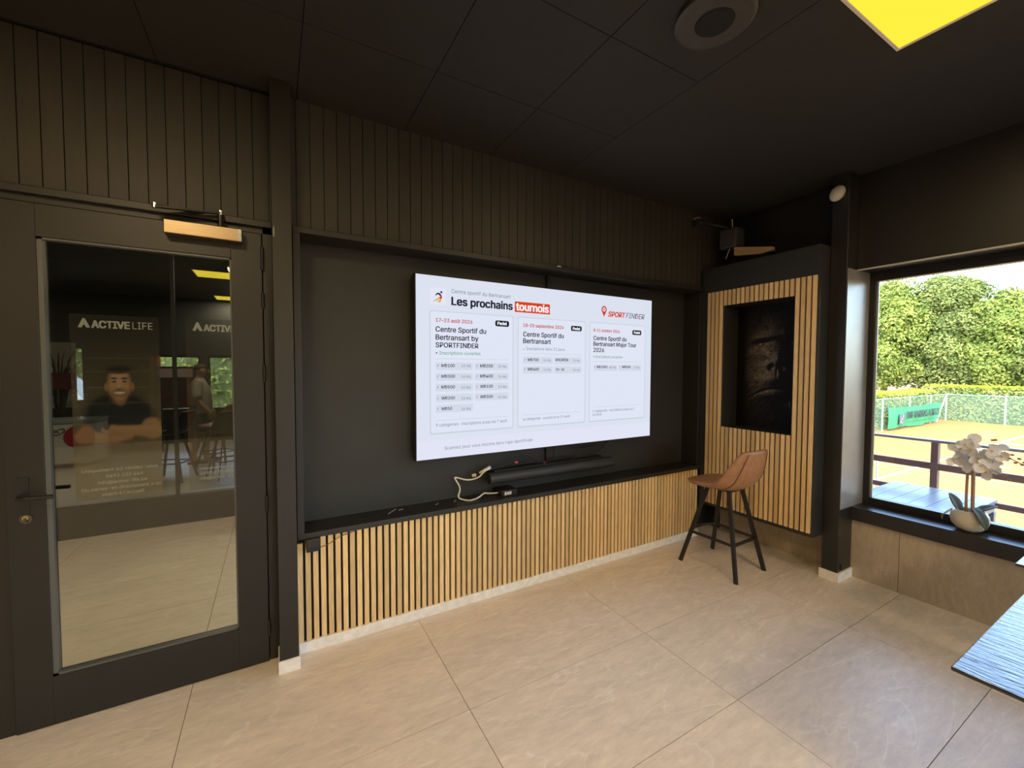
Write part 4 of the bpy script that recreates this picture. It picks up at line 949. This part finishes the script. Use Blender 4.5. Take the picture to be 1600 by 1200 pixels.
# standing person, facing the right: a reflection built as a body beyond the glass
def person():
    px_, py_ = -1.12, 8.9
    t = thing('person', 'person in pale t-shirt and dark shorts standing behind the glass door', 'person', (px_, py_, 0))
    J = {}; V = []; E = []; R = []
    def jn(n, p_, r, par=None, ry=None):
        J[n] = len(V); V.append((px_+p_[0], py_+p_[1], p_[2])); R.append((r, ry or r))
        if par: E.append((J[par], J[n]))
    jn('pelvis', (0, 0, .92), .12, None, .15); jn('belly', (.02, 0, 1.08), .115, 'pelvis', .145); jn('chest', (.0, 0, 1.28), .115, 'belly', .165); jn('neck0', (-.01, 0, 1.42), .07, 'chest', .09)
    jn('neck', (.01, 0, 1.48), .052, 'neck0'); jn('head0', (.03, 0, 1.55), .078, 'neck', .07); jn('head1', (.035, 0, 1.61), .092, 'head0', .074); jn('head2', (.02, 0, 1.665), .062, 'head1', .055)
    for s, nm in ((-1, 'r'), (1, 'l')):
        jn('sh'+nm, (-.01, s*.17, 1.38), .065, 'chest'); jn('el'+nm, (-.03 if s < 0 else .0, s*.23, 1.12), .046, 'sh'+nm); jn('wr'+nm, (.12, s*.22, .92), .031, 'el'+nm); jn('pa'+nm, (.155, s*.22, .86), .036, 'wr'+nm, .022)
        for q, (dx, dz, ln) in enumerate(((.022, -.02, .05), (.010, -.03, .065), (-.004, -.03, .062), (-.016, -.026, .05))):
            jn('f%d%s' % (q, nm), (.155+dx, s*.215, .86+dz-.012), .010, 'pa'+nm); jn('g%d%s' % (q, nm), (.155+dx+.012, s*.210, .86+dz-ln), .008, 'f%d%s' % (q, nm))
        jn('t0'+nm, (.185, s*.20, .865), .011, 'pa'+nm); jn('t1'+nm, (.20, s*.195, .83), .009, 't0'+nm)
        jn('hip'+nm, (0, s*.09, .86), .105, 'pelvis'); jn('kn'+nm, (.03+.05*s, s*.10, .48), .062, 'hip'+nm); jn('ca'+nm, (-.0+.06*s, s*.10, .33), .056, 'kn'+nm); jn('an'+nm, (-.03+.08*s, s*.10, .085), .040, 'ca'+nm)
        jn('he'+nm, (-.05+.08*s, s*.10, .045), .040, 'an'+nm); jn('to'+nm, (.14+.08*s, s*.11, .035), .034, 'an'+nm)
    m = bpy.data.meshes.new('body'); m.from_pydata(V, E, []); 
    o = link('body', m, mat('skin', (.36, .21, .14), .55), t)
    sk_ = o.modifiers.new('skin', 'SKIN'); sk_.use_smooth_shade = True
    for i, r in enumerate(R): m.skin_vertices[0].data[i].radius = r
    m.skin_vertices[0].data[0].use_root = True
    su = o.modifiers.new('sub', 'SUBSURF'); su.levels = 1; su.render_levels = 2
    # clothes follow the body a little outside it
    def cloth(name, parts, mt):
        b = MB()
        for rings in parts:
            n = 20; o0 = len(b.v); 
            for (x, y, z, rx, ry) in rings:
                for i in range(n): b.v.append((px_+x+rx*math.cos(2*PI*i/n), py_+y+ry*math.sin(2*PI*i/n), z))
            for k in range(len(rings)-1):
                for i in range(n): b.f.append((o0+k*n+i, o0+k*n+(i+1) % n, o0+(k+1)*n+(i+1) % n, o0+(k+1)*n+i))
        return b.build(name, mt, t, smooth=True)
    cloth('tshirt', [[(.01, 0, .86, .165, .20), (.02, 0, 1.0, .155, .19), (.02, 0, 1.15, .150, .19), (.0, 0, 1.30, .145, .215), (-.01, 0, 1.40, .10, .19), (0, 0, 1.46, .065, .085)]] +
          [[(-.02, s*.225, 1.16, .072, .072), (-.015, s*.20, 1.28, .080, .078), (-.01, s*.16, 1.40, .075, .075)] for s in (-1, 1)], mat('pale_tshirt', (.30, .28, .24), .8, noise=(6, .1)))
    cloth('shorts', [[(0, 0, .80, .155, .195), (0, 0, .95, .15, .19), (0, 0, 1.0, .145, .185)]] + [[(.02+.03*s, s*.095, .56, .105, .10), (.01+.01*s, s*.09, .72, .118, .108), (0, s*.085, .86, .125, .11)] for s in (-1, 1)], mat('dark_shorts', (.045, .048, .052), .8))
    b = MB().ell((px_+.012, py_, 1.645), .098, .084, .062, 18, 10); b.build('hair', mat('short_hair', (.05, .035, .025), .8), t, smooth=True)
    b = MB().tube([(px_+.125, py_, 1.60), (px_+.142, py_, 1.572), (px_+.118, py_, 1.562)], .011, 8, 1); b.build('nose', bpy.data.materials['skin'], t, smooth=True)
    for s in (-1, 1):
        MB().ell((px_+.113, py_+s*.030, 1.600), .008, .011, .006, 8, 6).build('eye', M['matt'], t)
        MB().ell((px_+.03, py_+s*.079, 1.59), .020, .008, .030, 10, 8).build('ear', bpy.data.materials['skin'], t, smooth=True)
        MB().box(px_-.10+.08*s, px_+.19+.08*s, py_+s*.105-.045, py_+s*.105+.045, 0, .05).build('shoe', mat('brown_shoe', (.09, .05, .03), .6) if 'shoe' not in M else M['shoe'], t, bevel=.018)
    MB().box(px_+.112, px_+.120, py_-.022, py_+.022, 1.545, 1.551).build('mouth', mat('lips', (.22, .08, .06), .6), t)
person()

# ================================================================ OUTSIDE
ZG = -1.30
M['clay'] = mat('court_clay', (.255, .122, .017), .9, noise=(.5, .08), bump=(30, .1))
struct(MB().box(-90, 120, -110, 120, ZG-.3, ZG).build('ground', M['clay']), 'orange clay surface of the tennis court', 'ground')
M['line'] = mat('court_line', (.55, .53, .48), .8)
for k, (a, b_, label) in enumerate((((10, 4.80), (31, 4.80), 'white court line running away to the fence'), ((25.3, 4.80), (25.3, -12), 'white court line crossing the far end of the court'), ((19, 4.80), (19, 3.4), 'short white court line nearer the terrace'))):
    if a[1] == b_[1]: m_ = MB().box(a[0], b_[0], a[1]-.04, a[1]+.04, ZG, ZG+.006)
    else: m_ = MB().box(a[0]-.04, a[0]+.04, min(a[1], b_[1]), max(a[1], b_[1]), ZG, ZG+.006)
    tag(m_.build('court_line', M['line']), label, 'court line')
# terrace slab
M['deckstone'] = mat('terrace_stone', (.30, .27, .24), .8, noise=(4, .15))
struct(MB().box(4.30, 5.78, -9, 4.5, ZG, -.06).build('terrace', M['deckstone']), 'pale terrace floor outside the window', 'terrace')
# railing
M['rail'] = mat('brown_rail', (.13, .062, .045), .5, noise=(8, .15), stretch=(4, .4, 4))
M['railtop'] = mat('grey_rail', (.16, .13, .125), .4, noise=(5, .1))
ra = thing('railing', 'reddish brown terrace railing in front of the clay court', 'railing', (5.7, 1, -.06))
MB().box(5.66, 5.72, -8, 4.4, .925, .95).build('top_rail', M['railtop'], ra, bevel=.004)
MB().box(5.665, 5.70, -8, 4.4, .655, .720).build('middle_rail', M['rail'], ra, bevel=.004)
MB().box(5.665, 5.70, -8, 4.4, .39, .44).build('lower_rail', M['rail'], ra, bevel=.004)
for y in (4.0, 1.50, -1.0, -3.5, -6.0): MB().box(5.66, 5.725, y-.027, y+.027, -.06, .925).build('rail_post', M['rail'], ra, bevel=.004)
# slatted outdoor table
ot = thing('outdoor_table', 'blue grey slatted garden table standing outside the window', 'table', (5.0, 1.35, -.06))
M['slate_wood'] = mat('blue_grey_board', (.13, .145, .16), .30, noise=(6, .12), stretch=(.6, 5, 5), rnd=.06)
y = 1.05
for k in range(6):
    piece('board', .90, .113, .03, M['slate_wood'], (5.10, 1.05+.0585+.117*k, .485), ot)
piece('end_board', .12, .70, .03, M['slate_wood'], (4.58, 1.40, .485), ot)
MB().box(4.55, 5.52, 1.06, 1.74, .40, .468).build('apron', M['slate_wood'], ot)
for x in (4.57, 5.48):
    for y in (1.08, 1.70): MB().box(x-.03, x+.03, y-.03, y+.03, -.06, .40).build('leg', M['slate_wood'], ot)
gc = thing('garden_chair', 'dark folded garden chair outside at the right edge of the window', 'chair', (4.75, .5, -.06))
M['chairgrey'] = mat('chair_grey', (.10, .10, .10), .5)
MB().bar((4.62, .66, -.05), (4.95, .50, .60), .05, .05).build('leg', M['chairgrey'], gc); MB().bar((4.62, .30, -.05), (4.95, .44, .60), .05, .05).build('leg', M['chairgrey'], gc)
MB().bar((4.95, .60, .58), (4.95, .25, .60), .22, .05).build('seat', M['chairgrey'], gc); MB().bar((5.05, .60, .58), (5.15, .25, .62), .05, .05).build('arm', M['chairgrey'], gc)
# near chain-link fence: real diamonds of wire
nf = thing('wire_fence', 'low diamond wire fence just beyond the terrace railing', 'fence', (8.5, 1, ZG))
b = MB(); fx, ya, yb, za, zb, st_ = 8.5, -2.2, 4.4, ZG, .13, .080
h = zb-za
y = ya-h
while y < yb:
    for s in (1, -1):
        y0_, y1_ = (y, y+h) if s > 0 else (y+h, y)
        z0_, z1_ = za, zb
        # clip to [ya, yb]
        def clip(y0, z0, y1, z1):
            pts = []
            for (p, q), (r, s_) in (((y0, z0), (y1, z1)), ((y1, z1), (y0, z0))):
                if p < ya: t = (ya-p)/(r-p); p, q = ya, q+(s_-q)*t
                elif p > yb: t = (yb-p)/(r-p); p, q = yb, q+(s_-q)*t
                pts.append((p, q))
            return pts
        if max(y0_, y1_) > ya and min(y0_, y1_) < yb:
            (p, q), (r, s_) = clip(y0_, z0_, y1_, z1_)
            if abs(p-r) > .01: b.bar((fx, p, q), (fx, r, s_), .0022, .0022)
    y += st_
M['wiregrey'] = mat('fence_wire', (.34, .33, .26), .5)
o = b.build('wire_mesh', M['wiregrey'], nf); o['kind'] = 'stuff'
MB().cyl((fx, ya, zb), (fx, yb, zb), .006, n=6).build('top_wire', M['wiregrey'], nf)
for y in (2.92, .4, -2.2): MB().cyl((fx, y, ZG), (fx, y, zb+.02), .014, n=10).build('fence_post', mat('post_grey', (.25, .27, .25), .5) if 'post_grey' not in bpy.data.materials else bpy.data.materials['post_grey'], nf)

# far court fence: two sides meeting in a corner
FXc, FYc, FH = 33.6, 8.5, 1.52
M['greenwire'] = filmmat('green_wire_netting', (.22, .36, .25), .90)
M['greenpost'] = mat('green_post', (.22, .34, .24), .5)
fe = thing('court_fence', 'pale green wire court fence along the side behind the banner', 'fence', (24, FYc, ZG))
MB().box(8, FXc, FYc-.004, FYc+.004, ZG, ZG+FH).build('netting', M['greenwire'], fe)
for x in (10, 13, 16, 19, 22, 25.1, 28.3, 31.2): MB().cyl((x, FYc, ZG), (x, FYc, ZG+FH), .035, n=8).build('fence_post', M['greenpost'], fe)
MB().cyl((8, FYc, ZG+FH), (FXc, FYc, ZG+FH), .02, n=6).build('top_wire', M['greenpost'], fe)
MB().bar((FXc, FYc, ZG+FH), (32.2, FYc, ZG), .05, .05).build('brace', M['greenpost'], fe)
ff = thing('court_fence', 'pale green wire court fence across the far end of the court', 'fence', (FXc, 0, ZG))
MB().box(FXc-.004, FXc+.004, -30, FYc, ZG, ZG+FH).build('netting', M['greenwire'], ff)
for y in (8.5, 6.25, 3.9, 1.5, -1.0): MB().cyl((FXc, y, ZG), (FXc, y, ZG+FH), .04, n=8).build('fence_post', M['greenpost'], ff)
MB().cyl((FXc, -30, ZG+FH), (FXc, FYc, ZG+FH), .02, n=6).build('top_wire', M['greenpost'], ff)
# banner
bn = thing('banner', 'green advertising banner hanging on the court fence', 'banner', (28.4, 8.4, ZG))
M['banner'] = mat('banner_green', (.026, .215, .068), .7, noise=(1.2, .08))
V = []; F = []; nx = 40
def wav(x): return 8.33+.05*math.sin(x*2.1)+.03*math.sin(x*5.3)
for k in range(nx+1):
    t = k/nx; x = 25.35+6.3*t; sag = .05*math.sin(PI*t)
    xe = x-.35*max(0, (t-.93)/.07)
    V.append((xe, wav(x), -1.21+.04*math.sin(t*9))); V.append((x, wav(x)-.03, -.70)); V.append((x+.25*max(0, (t-.9)/.1), wav(x), -.19-sag))
for k in range(nx):
    for j in range(2): F.append((k*3+j, (k+1)*3+j, (k+1)*3+j+1, k*3+j+1))
m_ = bpy.data.meshes.new('sheet'); m_.from_pydata(V, [], F); o = link('sheet', m_, M['banner'], bn); so = o.modifiers.new('s', 'SOLIDIFY'); so.thickness = .02
mb = MB(); add_text(mb, 'BNP PARIBAS FORTIS', lambda a, c_: (27.05+a, 8.20, -.80+c_), 4.30, .45, 0, 1.22, .006)
mb.box(27.05, 31.35, 8.198, 8.202, -.985, -.955)
M['bannerink'] = mat('banner_ink', (.045, .05, .055), .7)
mb.build('lettering', M['bannerink'], bn)
MB().box(26.18, 26.80, 8.196, 8.204, -1.03, -.52).build('emblem_panel', mat('banner_grey', (.075, .085, .08), .7), bn)
mb = MB()
for cx_, cz_, a, s in ((26.60, -.64, .9, 1.1), (26.47, -.76, .6, 1.2), (26.36, -.88, .9, 1.1), (26.50, -.96, .1, 1.0)):
    mb.prism([(cx_+s*.62*(.07*math.cos(t)*math.cos(a)-.028*math.sin(t)*math.sin(a)), cz_+s*.62*(.07*math.cos(t)*math.sin(a)+.028*math.sin(t)*math.cos(a))) for t in np.linspace(0, 2*PI, 12)[:-1]], lambda p, q, t: (p, t, q), 8.188, 8.194)
mb.build('emblem_birds', mat('banner_pale', (.35, .45, .40), .7), bn)

# ---------------------------------------------------------------- foliage
def leafmat(name, dark, light, trans=.25):
    m = bpy.data.materials.new(name); m.use_nodes = True; nt = m.node_tree; L = nt.links; nt.nodes.clear()
    o = nd(nt, 'ShaderNodeOutputMaterial'); d = nd(nt, 'ShaderNodeBsdfDiffuse'); t = nd(nt, 'ShaderNodeBsdfTranslucent'); mx = nd(nt, 'ShaderNodeMixShader'); mx.inputs[0].default_value = trans
    tc = nd(nt, 'ShaderNodeTexCoord'); n = nd(nt, 'ShaderNodeTexNoise'); n.inputs['Scale'].default_value = 1.1; n.inputs['Detail'].default_value = 5; L.new(tc.outputs['Object'], n.inputs['Vector'])
    r = nd(nt, 'ShaderNodeValToRGB'); r.color_ramp.elements[0].position = .35; r.color_ramp.elements[0].color = (*dark, 1); r.color_ramp.elements[1].position = .65; r.color_ramp.elements[1].color = (*light, 1)
    L.new(n.outputs[0], r.inputs[0]); L.new(r.outputs[0], d.inputs[0]); L.new(r.outputs[0], t.inputs[0]); L.new(d.outputs[0], mx.inputs[1]); L.new(t.outputs[0], mx.inputs[2]); L.new(mx.outputs[0], o.inputs[0]); return m
def leaves(name, pts, nrm, size, mt, parent):
    """one small folded quad per point, leaning along its normal"""
    n = len(pts); a = rng.normal(size=(n, 3)); nr = nrm+.75*rng.normal(size=(n, 3)); nr /= np.linalg.norm(nr, axis=1)[:, None]
    a -= nr*(a*nr).sum(1)[:, None]; a /= np.linalg.norm(a, axis=1)[:, None]; b_ = np.cross(nr, a)
    s = size*rng.uniform(.6, 1.4, (n, 1))
    Vv = np.stack([pts-a*s, pts+b_*s*.55-nr*s*.15, pts+a*s, pts-b_*s*.55-nr*s*.15], 1).reshape(-1, 3)
    m = bpy.data.meshes.new(name); m.vertices.add(4*n); m.vertices.foreach_set('co', Vv.astype(np.float32).ravel())
    m.loops.add(4*n); m.loops.foreach_set('vertex_index', np.arange(4*n, dtype=np.int32)); m.polygons.add(n); m.polygons.foreach_set('loop_start', np.arange(0, 4*n, 4, dtype=np.int32)); m.polygons.foreach_set('loop_total', np.full(n, 4, dtype=np.int32))
    m.update(); m.validate()
    o = link(name, m, mt, parent); o['kind'] = 'stuff'; return o
M['lf1'] = leafmat('tree_leaf', (.13, .175, .040), (.27, .32, .072)); M['lf2'] = leafmat('tree_leaf_deep', (.115, .15, .045), (.235, .27, .08))
M['hedge'] = leafmat('hedge_leaf', (.15, .20, .05), (.26, .27, .085)); M['hedgetop'] = leafmat('hedge_top_leaf', (.30, .35, .03), (.37, .40, .04))  # yellower top leaves: sunlight on the hedge top put into the colour
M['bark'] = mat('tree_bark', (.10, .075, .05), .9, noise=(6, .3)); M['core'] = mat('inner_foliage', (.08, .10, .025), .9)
def tree(x, y, top, rad, n, label, mt):
    t = thing('tree', label, 'tree', (x, y, ZG), 'trees behind the court hedge')
    MB().tube([(x, y, ZG), (x+.1, y, 1), (x, y+.1, top*.6)], [.28, .08], 10, 1).build('trunk', M['bark'], t, smooth=True)
    for k in range(5):
        a = rp.uniform(0, 2*PI); MB().tube([(x, y, .6+k*.6), (x+math.cos(a)*rad*.4, y+math.sin(a)*rad*.4, 1.8+k*.8), (x+math.cos(a)*rad*.75, y+math.sin(a)*rad*.75, 2.2+k*1.0)], [.10, .03], 6, 1).build('branch', M['bark'], t, smooth=True)
    lo = -.9; zc = (top+lo)/2; rz = (top-lo)/2
    P = []; N = []
    nb = 70; B = []
    for k in range(nb):
        d = rng.normal(size=3); d /= np.linalg.norm(d); d[0] = -abs(d[0])*.9 if rng.random() < .8 else d[0]
        rr_ = rng.uniform(.70, .92)
        w = (1-.25*max(0, d[2])) 
        B.append((np.array([x+d[0]*rad*rr_*w, y+d[1]*rad*rr_*w, zc+d[2]*(rz-rad*.22)*rr_/.92]), rad*rng.uniform(.22, .36)))
    per = int(n*1.7)//nb
    for c_, r in B:
        d = rng.normal(size=(per, 3)); d /= np.linalg.norm(d, axis=1)[:, None]; d[:, 2] = np.abs(d[:, 2])*np.where(rng.random(per) < .72, 1, -1)
        P.append(c_+d*r*rng.uniform(.75, 1.06, (per, 1))); N.append(d+np.array([0, 0, .35]))
    leaves('foliage', np.concatenate(P), np.concatenate(N), .105, mt, t)
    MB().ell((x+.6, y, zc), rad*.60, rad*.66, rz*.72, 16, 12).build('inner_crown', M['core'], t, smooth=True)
tree(46.5, 19.5, 10.2, 3.6, 20000, 'leafy tree nearest the left jamb of the window, behind the banner fence', M['lf1'])
tree(45.0, 15.2, 9.5, 3.5, 27000, 'bright broad tree rising above the green banner', M['lf1'])
tree(46.0, 11.6, 9.3, 3.3, 27000, 'tallest tree, above the corner of the court fence', M['lf2'])
tree(45.5, 8.6, 7.7, 2.8, 22000, 'tree whose crown slopes down to the right behind the orchid', M['lf1'])
tree(45.0, 5.6, 6.1, 2.8, 18000, 'lowest tree at the right edge of the window', M['lf2'])
tree(46.0, .5, 6.5, 3.2, 6000, 'tree hidden beyond the right edge of the window view', M['lf2'])
def hedge(name, x0, x1, y0, y1, z1, n, label, faces, nt_=0):
    t = thing(name, label, 'hedge', ((x0+x1)/2, (y0+y1)/2, ZG), 'clipped hedges around the court')
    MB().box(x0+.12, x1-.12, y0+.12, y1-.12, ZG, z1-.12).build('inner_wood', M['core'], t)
    P = []; N = []
    if 'y' in faces: P.append(np.stack([rng.uniform(x0, x1, n), y0+rng.uniform(-.06, .14, n), rng.uniform(ZG+.02, z1, n)], 1)); N.append(np.tile([0, -1, .5], (n, 1)))
    if 'x' in faces: P.append(np.stack([x0+rng.uniform(-.06, .14, n), rng.uniform(y0, y1, n), rng.uniform(ZG+.02, z1, n)], 1)); N.append(np.tile([-1, 0, .5], (n, 1)))
    leaves('foliage', np.concatenate(P), np.concatenate(N), .075, M['hedge'], t)
    q = nt_ or n//2
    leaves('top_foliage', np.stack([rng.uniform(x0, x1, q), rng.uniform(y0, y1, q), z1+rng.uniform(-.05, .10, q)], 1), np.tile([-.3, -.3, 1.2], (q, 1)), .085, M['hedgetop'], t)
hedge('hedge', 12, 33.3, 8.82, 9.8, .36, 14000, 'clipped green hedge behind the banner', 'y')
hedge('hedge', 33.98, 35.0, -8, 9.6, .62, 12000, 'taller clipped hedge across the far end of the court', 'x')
# greenery and parasol outside the far windows behind the door
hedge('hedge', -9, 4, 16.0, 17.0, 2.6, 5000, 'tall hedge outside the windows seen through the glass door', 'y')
pa_ = thing('parasol', 'white tent parasol outside the narrow window behind the glass door', 'parasol', (-4.4, 13.6, ZG))
MB().lathe([(.02, 1.75+1.3), (.9, 2.2), (.9, 2.0)], (-4.4, 13.6, ZG), 8).build('canopy', mat('parasol_white', (.85, .84, .78), .7), pa_); MB().cyl((-4.4, 13.6, ZG), (-4.4, 13.6, 1.7), .03, n=10).build('pole', M['steel'], pa_)
